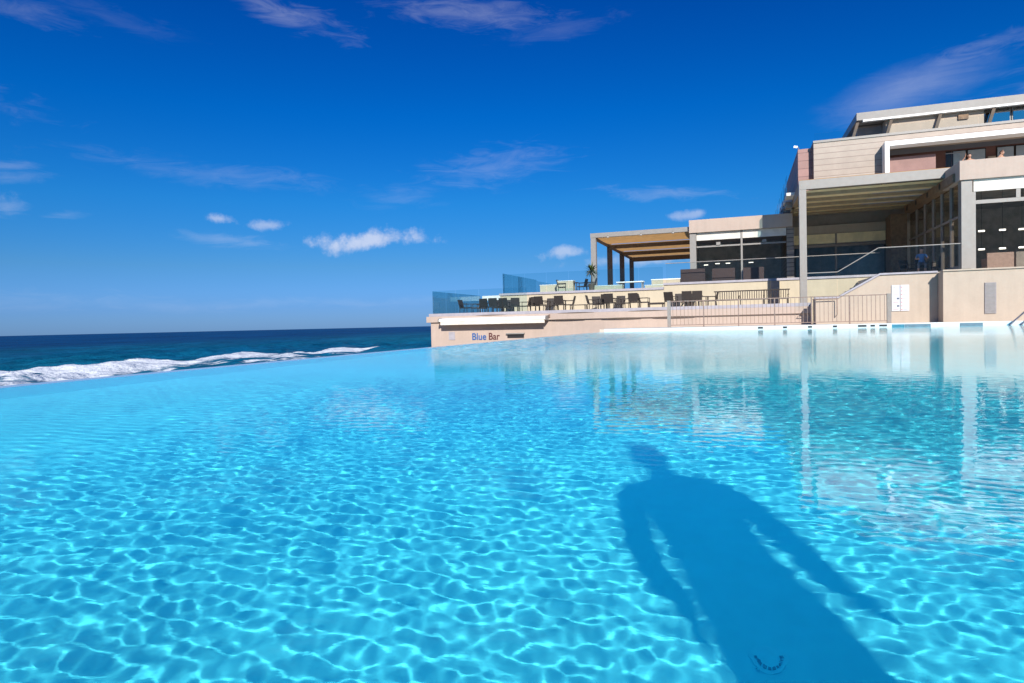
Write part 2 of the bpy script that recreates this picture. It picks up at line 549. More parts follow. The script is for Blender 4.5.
cp = thing('pool_coping', 'white raised coping along the far pool edge with black overflow slots', 'pool edge', (0, 29.5, 0))
box('kerb', 'pool_coping_tile', cp, PX0 + .3, PX1, 29.5, 29.898, -.03, .145, .012)
for i, (a_, c_) in enumerate(((758, 763), (783, 787), (808, 812), (833, 837), (858, 866.5), (870.5, 875), (879.3, 887))):
    x0 = at(a_, 326, 29.5).x; x1 = at(c_, 326, 29.5).x
    box('overflow_slot', 'slot_black', cp, x0, x1, 29.484, 29.52, .035, .108)
box('tile_panel', 'panel_teal', cp, 5.62, 6.05, 29.487, 29.52, -.02, .105)
box('tile_panel', 'panel_blue', cp, 6.06, 6.95, 29.487, 29.52, -.02, .105)
box('tile_panel', 'panel_blue', cp, 7.92, 8.67, 29.487, 29.52, -.02, .112)

# round inlet in the pool floor
dr = thing('floor_inlet', 'small round blue inlet with an arc of dark slots in the pool floor', 'pool drain', (0, 0, PD))
dc = Vector((.06, 2.03, PD))
dr.location = dc; dr['_o'] = tuple(dc)
def disc(r0, z0, z1, n=32): return [(dc.x + r0 * math.cos(2 * math.pi * k / n), dc.y + r0 * math.sin(2 * math.pi * k / n), z0) for k in range(n)], z1
b = MB()
lo = [(dc.x + .055 * math.cos(2 * math.pi * k / 32), dc.y + .055 * math.sin(2 * math.pi * k / 32)) for k in range(32)]
b.rings([[(p[0], p[1], PD + .0006) for p in lo], [(p[0], p[1], PD + .0014) for p in lo]])
b.build('cover', 'drain_plastic', dr).cycles.is_caustics_receiver = True
b = MB()
for k in range(9):
    a = rad(199) + math.pi * (k + .5) / 9
    c_, s_ = math.cos(a), math.sin(a)
    b.prism([(dc.x + r * c_ - t * s_, dc.y + r * s_ + t * c_) for r, t in ((.034, -.0045), (.042, -.0045), (.042, .0045), (.034, .0045))], 'z', PD + .0018, PD + .0026)
b.build('slot_ring', 'drain_slot', dr).cycles.is_caustics_receiver = True

# ------------------------------------------------------------------ sea and shore
SEA = -4.0


def sea():
    X = spacing(-30000, 30000, -112, -46, .45, 1.07, 3000)
    Y = spacing(-30000, 30000, 24, 150, .5, 1.07, 3000)
    gx, gy = np.meshgrid(X, Y)
    sp = np.maximum(np.gradient(X)[None, :], np.gradient(Y)[:, None])
    z = np.zeros_like(gx)
    rng = np.random.default_rng(8)
    for i in range(26):
        lam = math.exp(rng.uniform(math.log(2.2), math.log(34)))
        th = rng.normal(0.15, .5)
        k = 2 * math.pi / lam
        z += (.010 * lam ** .9) * np.clip((lam / sp - 2.6) / 3, 0, 1) * np.sin(k * (gx * math.cos(th) + gy * math.sin(th)) + rng.uniform(0, 6.28))
    # the breaking wave, parallel to the shore
    bend = 2.0 * (fbm(gy * .035, gy * 0, 2, 3) - .5) * 2
    xc = -78 + bend + .03 * (gy - 70)
    along = sstep(gy, 5, 35) * (1 - sstep(gy, 112, 128))
    along = along * (.85 + .25 * fbm(gy * .07, gy * 0 + 3, 5, 3))
    u = gx - xc
    prof = np.where(u < 0, np.exp(-(u / 6.0) ** 2), np.exp(-(u / 2.2) ** 2))
    rag = fbm(gx * 1.1, gy * .9, 6, 4, .6)
    z += prof * along * (.6 + .9 * (rag - .5)) * .56
    # second, smaller roller nearer the shore
    u2 = gx - (-63 + bend * .7)
    al2 = sstep(gy, 0, 20) * (1 - sstep(gy, 46, 62))
    z += .45 * np.exp(-(u2 / 1.6) ** 2) * al2 * (.5 + rag)
    # swell standing up behind it
    u3 = gx - (-100 + bend)
    z += .55 * np.exp(-(u3 / 4.5) ** 2) * sstep(gy, 20, 60) * (1 - sstep(gy, 110, 170))
    # foam cover
    lace = fbm(gx * .35, gy * .22, 9, 5, .6)
    white = sstep(u, -2.6, -.6) * (1 - sstep(u, 1.0, 9.5)) * np.clip(along * 1.6, 0, 1)
    trail = sstep(u, -1, 3) * (1 - sstep(gx, -58, -44)) * sstep(gy, 0, 25) * (1 - .97 * sstep(gy, 78, 112))
    foam = np.clip(white * (1.35 + .9 * (rag - .5)), 0, 1)
    foam = np.maximum(foam, trail * (.16 + .62 * sstep(lace, .42, .62)))
    foam = np.maximum(foam, np.exp(-(u2 / 3.2) ** 2) * al2 * sstep(rag, .3, .55))
    far_f = sstep(u, -18, -6) * (1 - sstep(u, -6, -2)) * sstep(lace, .60, .70) * .3 * sstep(gy, 60, 90) * (1 - sstep(gy, 150, 220))
    foam = np.maximum(foam, far_f)
    me = grid_mesh('sea', gx, gy, z + SEA)
    at_ = me.attributes.new('foam', 'FLOAT', 'POINT')
    at_.data.foreach_set('value', foam.ravel().astype(np.float32))
    m = bpy.data.materials.new('sea_water'); m.use_nodes = True
    t = NT(m.node_tree); bs = m.node_tree.nodes['Principled BSDF']
    p = t.n('NewGeometry').outputs['Position']
    sx = t.n('SeparateXYZ'); t.t.links.new(p, sx.inputs[0])
    depth = t.mrange(sx.outputs[0], -330, -75)
    patch = t.mrange(t.noise(p, .012, 4, .6), .35, .68)
    deep = t.mix(patch, (.001, .030, .105, 1), (.001, .050, .150, 1))
    shal = t.mix(patch, (.003, .075, .150, 1), (.003, .105, .165, 1))
    wcol = t.mix(depth, deep, shal)
    sm = t.n('Mapping'); t.t.links.new(p, sm.inputs[0]); sm.inputs['Scale'].default_value = (1, .30, 1)
    chop_shade = t.math('ADD', t.math('MULTIPLY', t.noise(sm.outputs[0], .10, 6, .68), .6), t.math('MULTIPLY', t.noise(sm.outputs[0], .7, 5, .65), .4))
    cv = t.mrange(chop_shade, .36, .64, .62, 1.38)  # light and dark of the wave facets, multiplied into the sea colour
    cc = t.n('CombineColor'); [t.put(cc.inputs[i], cv) for i in range(3)]
    wcol = t.mix(1.0, wcol, cc.outputs[0], 'MULTIPLY')
    fa = t.n('Attribute', attribute_name='foam')
    br = t.noise(p, 2.2, 7, .7)
    f = t.mrange(t.math('ADD', fa.outputs['Fac'], t.math('MULTIPLY', t.math('SUBTRACT', br, .5), 1.15)), .26, .80)
    f = t.math('MULTIPLY', f, t.math('GREATER_THAN', fa.outputs['Fac'], .02))
    t.t.nodes.remove(bs)
    df = t.n('BsdfDiffuse'); gl = t.n('BsdfGlossy'); gl.inputs['Roughness'].default_value = .12
    t.t.links.new(t.mix(f, wcol, (.64, .66, .69, 1)), df.inputs[0])
    mx = t.n('MixShader'); t.put(mx.inputs[0], t.mrange(f, 0, 1, .13, .0))
    t.t.links.new(df.outputs[0], mx.inputs[1]); t.t.links.new(gl.outputs[0], mx.inputs[2])
    t.t.links.new(mx.outputs[0], t.t.nodes['Material Output'].inputs[0])
    bp = t.n('Bump'); bp.inputs['Strength'].default_value = .9; bp.inputs['Distance'].default_value = 1.3
    mp = t.n('Mapping'); t.t.links.new(p, mp.inputs[0]); mp.inputs['Scale'].default_value = (1, .45, 1)
    hgt = t.math('ADD', t.noise(mp.outputs[0], .55, 5, .62), t.math('MULTIPLY', t.noise(mp.outputs[0], .06, 4, .6), 2.6))
    t.t.links.new(hgt, bp.inputs['Height']); [t.t.links.new(bp.outputs[0], q.inputs['Normal']) for q in (df, gl)]
    me.materials.append(m)
    o = bpy.data.objects.new('sea', me); COL.objects.link(o)
    tag(o, kind='structure')


sea()


def shore():
    X = np.concatenate([np.linspace(-52, -4, 50), np.linspace(0, 400, 20)])
    Y = np.linspace(-400, 500, 120)
    gx, gy = np.meshgrid(X, Y)
    h = SEA - 1.2 + 1.9 * sstep(gx, -52, -20) + .5 * sstep(gx, -20, 30) + .35 * (fbm(gx * .2, gy * .2, 3, 4) - .5)
    me = grid_mesh('beach', gx, gy, h)
    me.materials.append(MATS['sand'])
    o = bpy.data.objects.new('beach', me); COL.objects.link(o); tag(o, kind='structure')


shore()
# ------------------------------------------------------------------ bar block and lower terrace
bar = thing('bar_building', 'low pink bar block under the lower terrace at the far end of the pool', 'bar', (-10, 34.5, -3.9))
b = MB().box(-17.1, 3.2, 34.5, 60, -3.9, .66)
b.build('wall', 'pink_plaster', bar)
MB().box(-17.32, 3.195, 34.36, 60.1, .663, 1.0).build('parapet', 'pink_plaster', bar, .012)
# slightly wavy flashing joints along the parapet
for x0, x1, z in ((-14.2, -12.4, 1.0), (-9.4, -7.4, 1.0), (-5.6, -3.6, 1.0), (-9.9, -7.9, .655), (-7.0, -4.9, .655), (-4.3, -2.2, .655)):
    n = 12; b = MB()
    for i in range(n):
        u0, u1 = i / n, (i + 1) / n
        t0, t1 = .022 * math.sin(math.pi * u0) + .004, .022 * math.sin(math.pi * u1) + .004
        xa, xb = x0 + (x1 - x0) * u0, x0 + (x1 - x0) * u1
        b.prism([(xa, z - t0), (xb, z - t1), (xb, z + t1), (xa, z + t0)], 'y', 34.345, 34.37)
    b.build('flashing_joint', 'brown_beam', bar)
MB().box(-17.2, 3.19, 34.46, 34.80, 1.003, 1.17).build('kerb', 'coping_stone', bar, .01)
MB().box(-17.0, 3.19, 34.80, 39.5, 1.003, 1.06).build('terrace_floor', 'deck_stone', bar)
hatch0, hatch1 = at(507.5, 336, 34.5).x, at(524, 336, 34.5).x
f = box('hatch', 'slot_black', bar, hatch0, hatch1, 34.47, 34.52, -.30, -.10)
box('hood', 'grey_steel', f, hatch0 - .05, hatch1 + .05, 34.36, 34.50, -.095, -.03)
box('meter_panel', 'coping_stone', bar, at(449, 333, 34.5).x, at(455, 333, 34.5).x, 34.47, 34.52, -.36, .10)

aw = thing('box_awning', 'long cream retracted awning with its fabric rolled in, on the bar wall', 'awning', (-13.1, 34.2, .5))
b = MB().prism([(34.495, .90), (33.98, .86), (33.86, .80), (33.84, .70), (34.495, .70)], 'x', -16.28, -9.98)
b.build('cassette', 'white_plaster', aw)
MB().prism([(33.86, .695), (33.90, .695), (33.93, .50), (33.89, .50)], 'x', -16.2, -10.02).build('valance', 'awning_canvas', aw)
for x in (-16.34, -9.975): MB().prism([(34.495, .92), (33.96, .88), (33.82, .80), (33.82, .66), (34.495, .62)], 'x', x, x + .055).build('end_cap', 'pale_steel', aw)
box('crank', 'rust_paint', aw, -9.90, -9.83, 34.30, 34.355, .78, .95)


def text_mesh(txt, size, name, mat, parent, loc, depth=.02, rotx=90):
    cu = bpy.data.curves.new(name, 'FONT'); cu.body = txt; cu.size = size; cu.extrude = depth / 2
    cu.offset = size * .012
    ob = bpy.data.objects.new(name, cu); COL.objects.link(ob)
    dg = bpy.context.evaluated_depsgraph_get()
    me = bpy.data.meshes.new_from_object(ob.evaluated_get(dg))
    wdt = max(v.co.x for v in me.vertices)
    bpy.data.objects.remove(ob)
    me.materials.clear(); me.materials.append(MATS[mat])
    o = bpy.data.objects.new(name, me); COL.objects.link(o)
    o.parent = parent
    o.location = Vector(loc) - Vector(parent['_o'])
    o.rotation_euler = (rad(rotx), 0, 0)
    return o, wdt


sx0 = at(472, 341, 34.5).x
sg = thing('sign', 'blue and dark brown raised lettering on the pink wall under the awning', 'sign', (sx0, 34.5, -.42))
word, wd = text_mesh('Blue', .55, 'lettering', 'letter_blue', sg, (sx0, 34.485, -.38))
word.scale.x = 0.82 / wd * 1.0 if wd else 1
word.scale.x = (at(486.4, 341, 34.5).x - sx0) / wd
w2, wd2 = text_mesh('Bar', .55, 'lettering', 'letter_brown', sg, (at(488.6, 341, 34.5).x, 34.485, -.38))
w2.scale.x = (at(500, 341, 34.5).x - at(488.6, 341, 34.5).x) / wd2

# ------------------------------------------------------------------ middle terrace, upper retaining wall
mt = thing('middle_terrace', 'cream raised terrace block behind the left tables', 'terrace', (-9, 39.5, 1.06))
MB().box(-14.6, -4.30, 39.5, 62, -3.9, 2.30).build('wall', 'cream_plaster', mt)
MB().box(-14.66, -4.31, 39.42, 40.0, 2.303, 2.44).build('kerb', 'coping_stone', mt, .01)
MB().box(-14.6, -4.32, 40.0, 62, 2.303, 2.36).build('terrace_floor', 'deck_stone', mt)
rw = thing('retaining_wall', 'long cream retaining wall behind the right hand tables', 'wall', (0, 39.5, 1.06))
MB().box(-4.29, 9.0, 39.5, 42.3, -3.9, 2.55).build('wall', 'cream_plaster', rw)
MB().box(-4.33, 9.0, 39.43, 39.9, 2.553, 2.68).build('coping', 'coping_stone', rw, .01)
MB().box(1.55, 2.0, 39.10, 39.495, 1.06, 2.50).build('pier', 'taupe_wall', rw, .01)

lw = thing('cap_rail', 'thick white cap rail on teal glass at the back seaward end of the lower terrace', 'railing', (-15.7, 42.2, 1.06))
MB().box(-16.9, -14.72, 42.32, 42.335, 1.06, 2.14).build('glass_panel', 'glass_teal', lw)
MB().box(-16.94, -14.70, 42.2, 42.5, 2.143, 2.46).build('cap', 'white_cap', lw, .02)


def balustrade(name, label, runs, glass, rail='pale_steel', railr=.022, cat='glass railing'):
    """runs: list of (p0, p1, height0, height1, panes, glass, rail?)"""
    t = thing(name, label, cat, runs[0][0])
    for p0, p1, h0, h1, n, g, hasrail in runs:
        p0, p1 = Vector(p0), Vector(p1)
        d = (p1 - p0); dn = Vector((d.x, d.y, 0)).normalized(); side = Vector((-dn.y, dn.x, 0)) * .006
        for i in range(n):
            a, c = (i + .012) / n, (i + .988) / n
            q0, q1 = p0.lerp(p1, a), p0.lerp(p1, c)
            k0, k1 = h0 + (h1 - h0) * a, h0 + (h1 - h0) * c
            b = MB()
            b.rings([[q0 - side, q0 + side, q0 + side + Vector((0, 0, k0)), q0 - side + Vector((0, 0, k0))],
                     [q1 - side, q1 + side, q1 + side + Vector((0, 0, k1)), q1 - side + Vector((0, 0, k1))]])
            b.build('glass_panel', g, t)
        if hasrail:
            MB().tube([p0 + Vector((0, 0, h0 + railr)), p1 + Vector((0, 0, h1 + railr))], railr, 8).build('handrail', rail, t)
    return t


balustrade('glass_railing', 'frameless teal glass railing round the seaward corner of the lower terrace', [
    ((-17.02, 34.62, 1.06), (-17.02, 42.1, 1.06), 1.42, 1.42, 4, 'glass_teal', False),
    ((-16.98, 34.60, 1.175), (-11.2, 34.60, 1.175), 1.32, 1.32, 4, 'glass_mid', False)], None)
balustrade('glass_railing', 'frameless teal glass railing on the raised middle terrace', [
    ((-14.5, 39.75, 2.36), (-14.5, 47.2, 2.36), 1.38, 1.38, 4, 'glass_teal', False),
    ((-14.5, 47.25, 2.36), (-14.5, 60.5, 2.36), 1.30, 1.30, 6, 'glass_mid', False),
    ((-14.45, 39.72, 2.445), (-4.35, 39.72, 2.445), 1.22, 1.22, 7, 'glass_mid', False)], None)
balustrade('glass_railing', 'clear glass railing with a thin top rail along the restaurant terrace', [
    ((-4.2, 39.62, 2.69), (2.7, 39.62, 2.69), 1.12, 1.12, 5, 'glass_clear', True),
    ((2.7, 39.62, 2.69), (7.0, 39.62, 2.69), 1.12, 1.12, 3, 'glass_clear', True)], None)

# ------------------------------------------------------------------ right hand front wall with stair
fw = thing('front_wall', 'tall peach wall beside the pool with a sloping stair parapet', 'wall', (8, 33.2, .13))
b = MB().prism([(3.24, -.6), (3.24, 1.30), (4.16, 1.30), (5.87, 2.28), (8.095, 2.28), (8.095, -.6)], 'y', 33.2, 34.45)
b.build('wall', 'peach_plaster', fw)
MB().box(8.1, 26, 32.4, 34.6, -.6, 2.28).build('wall', 'peach_plaster', fw)
b = MB().prism([(3.18, 1.303), (3.18, 1.38), (4.14, 1.38), (5.85, 2.36), (8.085, 2.36), (8.085, 2.283), (5.87, 2.283), (4.16, 1.303)], 'y', 33.12, 33.50)
b.build('coping', 'coping_stone', fw)
MB().box(8.08, 26, 32.33, 32.75, 2.283, 2.345).build('coping', 'peach_plaster', fw)
MB().box(8.55, 26, 33.0, 60, 2.283, 2.36).build('terrace_floor', 'deck_stone', fw)
MB().box(5.9, 8.54, 33.52, 39.4, 2.20, 2.33).build('stair_landing', 'deck_stone', fw)
b = MB()
for i in range(7):
    b.box(4.2 + i * .245, 5.89, 34.47, 37.0, 1.06 + i * .165, 1.06 + (i + 1) * .165)
b.build('stair', 'deck_stone', fw)
gx0, gx1 = at(984.5, 300, 32.4).x, at(996, 300, 32.4).x
gz0, gz1 = at(990, 313.5, 32.4).z, at(990, 282.5, 32.4).z
gr = box('grille', 'grille_grey', fw, gx0, gx1, 32.36, 32.398, gz0, gz1)
b = MB()
for i in range(22):
    zz = gz0 + .04 + (gz1 - gz0 - .08) * i / 21
    b.box(gx0 + .03, gx1 - .03, 32.345, 32.358, zz - .012, zz + .012)
b.build('louvre', 'grey_steel', gr)
for dz in (0, .18): pass
nb = thing('notice_board', 'white two panel notice of pool rules with small black and red marks', 'sign', (at(900, 300, 33.2).x, 33.18, 1.0))
for k, (a_, c_) in enumerate(((891.5, 899.6), (900.2, 909))):
    x0, x1 = at(a_, 298, 33.2).x, at(c_, 298, 33.2).x
    z0, z1 = at(900, 311, 33.2).z, at(900, 285, 33.2).z
    pn = box('panel', 'board_white', nb, x0, x1, 33.155, 33.196, z0, z1, .004)
    def ink(*a): MB().box(*a).build('printed_line', 'board_ink', pn)
    def red(*a): MB().box(*a).build('printed_mark', 'board_red', pn)
    n = 7
    for i in range(n):
        zz = z1 - .10 - (z1 - z0 - .16) * i / (n - 1)
        if k == 0:
            if i in (3, 5): ink(x0 + .20, x0 + .29, 33.149, 33.1535, zz - .035, zz + .035)
            if i in (2, 4, 6): red(x0 + .05, x0 + .26, 33.149, 33.1535, zz - .006, zz + .006)
            ink(x0 + .04, x0 + .15, 33.149, 33.1535, zz - .004, zz + .002)
        else:
            red(x0 + .03, x0 + .07, 33.149, 33.1535, zz - .018, zz + .018)
            ink(x0 + .09, x1 - .06 - .04 * (i % 3), 33.149, 33.1535, zz - .004, zz + .003)

balustrade('glass_railing', 'glass railing with a white handrail climbing beside the stair', [
    ((2.9, 33.3, 1.385), (4.15, 33.3, 1.385), 1.10, 1.10, 1, 'glass_clear', True),
    ((4.16, 33.3, 1.385), (5.83, 33.3, 2.365), 1.10, 1.12, 2, 'glass_clear', True),
    ((5.84, 33.3, 2.365), (8.98, 33.3, 2.365), 1.12, 1.12, 3, 'glass_clear', True)], None)

# ------------------------------------------------------------------ pool fence
fn = thing('pool_fence', 'low brown metal fence of thin bars on the far pool deck', 'fence', (1.2, 30, .13))
posts = [at(x, 310, 30).x for x in (669, 703.6, 738.4, 774.6, 811.5, 849.6, 889)]
for i, x in enumerate(posts):
    end = i in (0, 6)
    hw = .075 if end else .024
    box('post', 'taupe_wall' if end else 'rust_paint', fn, x - hw, x + hw, 29.975 - hw * .4, 30.03 + hw * .4, .133, 1.33 if not end else 1.35)
for i in range(6):
    x0, x1 = posts[i], posts[i + 1]
    pa = .08 if i == 0 else .026; pb = .08 if i == 5 else .026
    bars = MB()
    n = 8
    for k in range(1, n + 1):
        x = x0 + (x1 - x0) * k / (n + 1)
        bars.box(x - .009, x + .009, 29.99, 30.012, .27, 1.285)
    bars.build('bar_panel', 'rust_paint', fn)
    box('top_rail', 'rust_paint', fn, x0 + pa, x1 - pb, 29.98, 30.025, 1.29, 1.328)
    box('bottom_rail', 'rust_paint', fn, x0 + pa, x1 - pb, 29.985, 30.02, .235, .267)

hr = thing('handrail', 'short brown pipe handrail on the peach wall behind the pool fence', 'handrail', (4, 33.0, .13))
a_, c_, d_, e_ = at(826, 315, 33.0), at(837, 315.3, 33.0), at(837, 298.5, 33.0), at(813, 299.5, 33.0)
MB().tube([c_, c_.lerp(d_, .96), d_, d_.lerp(e_, .5), e_], .022, 8).build('pipe', 'rust_paint', hr, smooth=True)
for q in (c_, e_): MB().tube([q, q + Vector((0, .20, 0))], .014, 6).build('bracket', 'rust_paint', hr)

for k, (pa, pb, lab) in enumerate((((1008.5, 326.2), (1024, 312.2), 'steel grab rail of the pool steps with its foot nearer the fence'),
                                   ((1020, 326.0), (1036, 312.5), 'steel grab rail of the pool steps cut by the right photo edge'))):
    p0, p1 = at(*pa, 28.7 - k * .02), at(*pb, 29.9)
    t = thing('grab_rail', lab, 'handrail', (p0.x, p0.y, 0), 'grab rails of the pool steps')
    p1b = p1 + Vector((.5, .3, .10)); top = p1b + Vector((.25, .1, 0))
    MB().tube([p0 - Vector((.0, 0, .6)), p0 - Vector((0, 0, .05)), p0 + (p1 - p0) * .06, p1, p1b, top, top + Vector((.12, .03, -.08)), top + Vector((.14, .04, -.8))], .034, 10).build('rail', 'polished_steel', t, smooth=True)
    q0 = p0 + (p1 - p0) * .25 + Vector((0, 0, -.22)); q1 = p1b + Vector((0, 0, -.32))
    MB().tube([q0, q1], .024, 8).build('lower_rail', 'polished_steel', t, smooth=True)

# ------------------------------------------------------------------ seaward pergola
pg = thing('pergola', 'open timber pergola with ochre canvas roof on the middle terrace', 'pergola', (-6, 43, 2.36))
for y in (43.0, 48.6, 53.9, 58.9):
    box('post', 'grey_steel' if y < 44 else 'brown_beam', pg, -9.40, -9.06, y, y + .34, 2.36, 6.06)
box('front_beam', 'grey_steel', pg, -9.42, -3.05, 42.98, 43.25, 6.07, 6.36)
box('side_beam', 'brown_beam', pg, -9.38, -9.16, 43.26, 59.2, 6.03, 6.30)
for y in (48.2, 53.6): box('cross_beam', 'brown_beam', pg, -9.15, -3.0, y, y + .24, 5.86, 6.12)
box('back_beam', 'brown_beam', pg, -9.38, -3.0, 59.0, 59.25, 5.80, 6.25)
b = MB()
for (y0, y1) in ((43.3, 48.18), (48.46, 53.58), (53.86, 58.95)):
    n = 10
    for i in range(n):
        ya, yb = y0 + (y1 - y0) * i / n, y0 + (y1 - y0) * (i + 1) / n
        za = 6.20 - .07 * math.sin(math.pi * i / n); zb = 6.20 - .07 * math.sin(math.pi * (i + 1) / n)
        b.face((-9.14, ya, za), (-3.04, ya, za), (-3.04, yb, zb), (-9.14, yb, zb))
b.build('canvas', 'ochre_canvas', pg)
for i, px in enumerate((608, 641, 673)):
    x = at(px, 236, 43).x
    l = MB().tube([(x, 42.90, 6.10), (x, 42.90, 6.0)], .07, 10, .10).build('spot_lamp', 'pale_steel', pg)
    MB().tube([(x, 42.90, 6.10), (x, 42.99, 6.16)], .02, 6).build('bracket', 'brown_beam', l)

# ------------------------------------------------------------------ restaurant pavilion
pv = thing('pavilion', 'flat roofed pink pavilion with dark glass front beside the pergola', 'pavilion', (0, 43, 2.36))
box('floor', 'interior_floor', pv, -4.2, 3.0, 42.31, 52, 2.36, 2.55)
box('fascia', 'pink_plaster', pv, -3.05, 2.95, 42.7, 52.2, 5.92, 6.72, .015)
box('column', 'pale_steel', pv, -3.02, -2.64, 42.82, 43.3, 2.555, 5.915)
box('blind', 'white_canvas', pv, -2.62, 0.0, 42.94, 43.0, 5.44, 5.91)
box('blind', 'white_canvas', pv, .12, 2.60, 42.94, 43.0, 5.44, 5.91)
box('mullion', 'pale_steel', pv, .005, .115, 42.90, 43.06, 2.555, 5.91)
for x0, x1 in ((-2.62, 0.0), (.12, 2.6)):
    fr = box('transom', 'pale_steel', pv, x0, x1, 42.95, 43.05, 5.0, 5.09)
    box('glass_pane', 'glass_dark', pv, x0, x1, 43.0, 43.012, 2.56, 4.995)
    box('glass_pane', 'glass_dark', pv, x0, x1, 43.015, 43.03, 5.095, 5.43)
    box('bracket', 'pale_steel', fr, x0 + (x1 - x0) * .5 - .12, x0 + (x1 - x0) * .5 + .12, 42.88, 42.99, 5.1, 5.28)
box('inner_wall', 'dark_interior', pv, -2.9, 2.9, 49.5, 49.7, 2.56, 5.91)
box('inner_wall', 'dark_interior', pv, -2.95, -2.85, 43.32, 49.49, 2.56, 5.91)
box('inner_wall', 'slatted_grey', pv, 2.62, 3.02, 42.86, 52.1, 2.555, 5.91)
for px, py in ((706, 265), (717.5, 263.6), (728, 263.2), (751, 262.4)):
    q = at(px, py, 47)
    box('ceiling_lamp', 'lamp_glow', pv, q.x - .14, q.x + .14, 46.95, 47.05, q.z - .02, q.z + .02)

# ------------------------------------------------------------------ hotel
ht = thing('hotel', 'modern stepped beige hotel with clad upper storey, white frame and penthouse', 'hotel', (8, 38, 2.36))
# restaurant storey under the canopy
box('back_fascia', 'peach_plaster', ht, 3.03, 8.28, 45.0, 45.5, 5.62, 6.15)
box('blind', 'cream_canvas', ht, 3.06, 5.5, 44.93, 44.98, 5.02, 5.60)
box('blind', 'cream_canvas', ht, 5.62, 8.26, 44.93, 44.98, 5.02, 5.60)
box('transom', 'taupe_wall', ht, 3.03, 8.28, 45.02, 45.16, 4.80, 4.98)
box('mullion', 'taupe_wall', ht, 5.51, 5.61, 44.95, 45.14, 2.4, 5.60)
box('glass_pane', 'glass_dark', ht, 3.03, 5.5, 45.06, 45.075, 2.4, 4.79)
box('glass_pane', 'glass_dark', ht, 5.62, 8.28, 45.06, 45.075, 2.4, 4.79)
box('inner_wall', 'dark_interior', ht, 3.05, 9.3, 51.0, 51.2, 2.4, 6.9)
box('floor', 'deck_stone', ht, 3.03, 9.2, 39.95, 51, 2.34, 2.40)
box('pillar', 'stone_brown', ht, 8.3, 9.12, 43.6, 45.6, 2.4, 6.35)
box('back_wall', 'taupe_wall', ht, 3.03, 10.4, 45.2, 45.6, 6.16, 7.25)
# glazed side running forward to the right wing
gw = box('side_sill', 'taupe_wall', ht, 9.22, 9.36, 34.5, 43.58, 2.36, 2.62)
for y in (35.6, 37.1, 38.6, 40.2, 41.9): box('side_mullion', 'taupe_wall', ht, 9.2, 9.34, y, y + .12, 2.63, 6.30)
for y0, y1 in ((34.5, 35.58), (35.74, 37.08), (37.24, 38.58), (38.74, 40.18), (40.34, 41.88), (42.04, 43.56)):
    box('glass_pane', 'glass_dark', ht, 9.26, 9.275, y0, y1, 2.63, 4.75)
    box('glass_pane', 'glass_dark', ht, 9.26, 9.275, y0, y1, 4.86, 6.28)
box('side_transom', 'taupe_wall', ht, 9.21, 9.33, 34.5, 43.56, 4.76, 4.85)
b = MB().prism([(34.45, 6.36), (43.58, 6.36), (43.58, 6.74), (34.45, 6.74)], 'x', 9.0, 9.5)
sb = b.build('soffit_beam', 'stone_brown', ht)
for y in (36.5, 38.7, 41.0, 43.0): MB().tube([(8.997, y, 6.55), (8.985, y, 6.55)], .14, 16).build('downlight', 'slot_black', sb)

# bedroom storey: cladding, recessed loggia in a white frame
z0, zt = 7.36, 9.70
box('clad_wall', 'clad_boards', ht, 3.68, 7.02, 38.0, 50, z0, zt - .12)
box('clad_wall', 'clad_boards', ht, 7.02, 26, 38.0, 39.4, 9.12, zt - .12)
box('coping', 'pale_steel', ht, 3.66, 26, 37.95, 50, zt - .118, zt)
box('end_wall', 'brown_boards', ht, 2.96, 3.675, 38.5, 50, z0 - .3, 9.46)
box('frame_post', 'white_paint', ht, 6.84, 7.04, 37.2, 37.98, z0 + .02, 8.88)
box('frame_head', 'white_paint', ht, 6.84, 26, 37.2, 37.98, 8.885, 9.11)
box('loggia_wall', 'red_brown_wall', ht, 7.03, 26, 40.5, 40.8, z0, 9.11)
box('loggia_floor', 'deck_stone', ht, 7.05, 26, 36.5, 40.5, 7.18, 7.34)
lp = at(940, 160, 38.3)
box('loggia_parapet', 'mauve_panel', ht, 7.06, 9.25, 38.15, 38.3, 7.36, 8.48)
for px0, px1, mt_ in ((946, 951, 'slot_black'), (952, 966, 'pane_sky_reflect'), (966.6, 985.5, 'pane_sky_reflect'), (996, 1014, 'pane_sky_reflect'), (1014.6, 1040, 'pane_sky_reflect')):
    x0, x1 = at(px0, 155, 40.5).x, at(px1, 155, 40.5).x
    fr = box('loggia_window', 'slot_black', ht, x0, x1, 40.44, 40.498, 7.36, 9.02)
    if mt_ != 'slot_black': box('pane', mt_, fr, x0 + .04, x1 - .04, 40.415, 40.435, 7.40, 8.98)
x0, x1 = at(987, 155, 40.5).x, at(994.5, 155, 40.5).x
box('loggia_pier', 'peach_plaster', ht, x0, x1, 40.3, 40.497, 7.36, 8.55)
x0, x1 = at(945.5, 165, 38.2).x, at(960, 165, 38.2).x
box('balcony_glass', 'glass_clear', ht, x0, x1, 38.2, 38.212, 7.36, 8.42)
box('balcony_rail', 'pale_steel', ht, x0, x1, 38.18, 38.23, 8.423, 8.46)
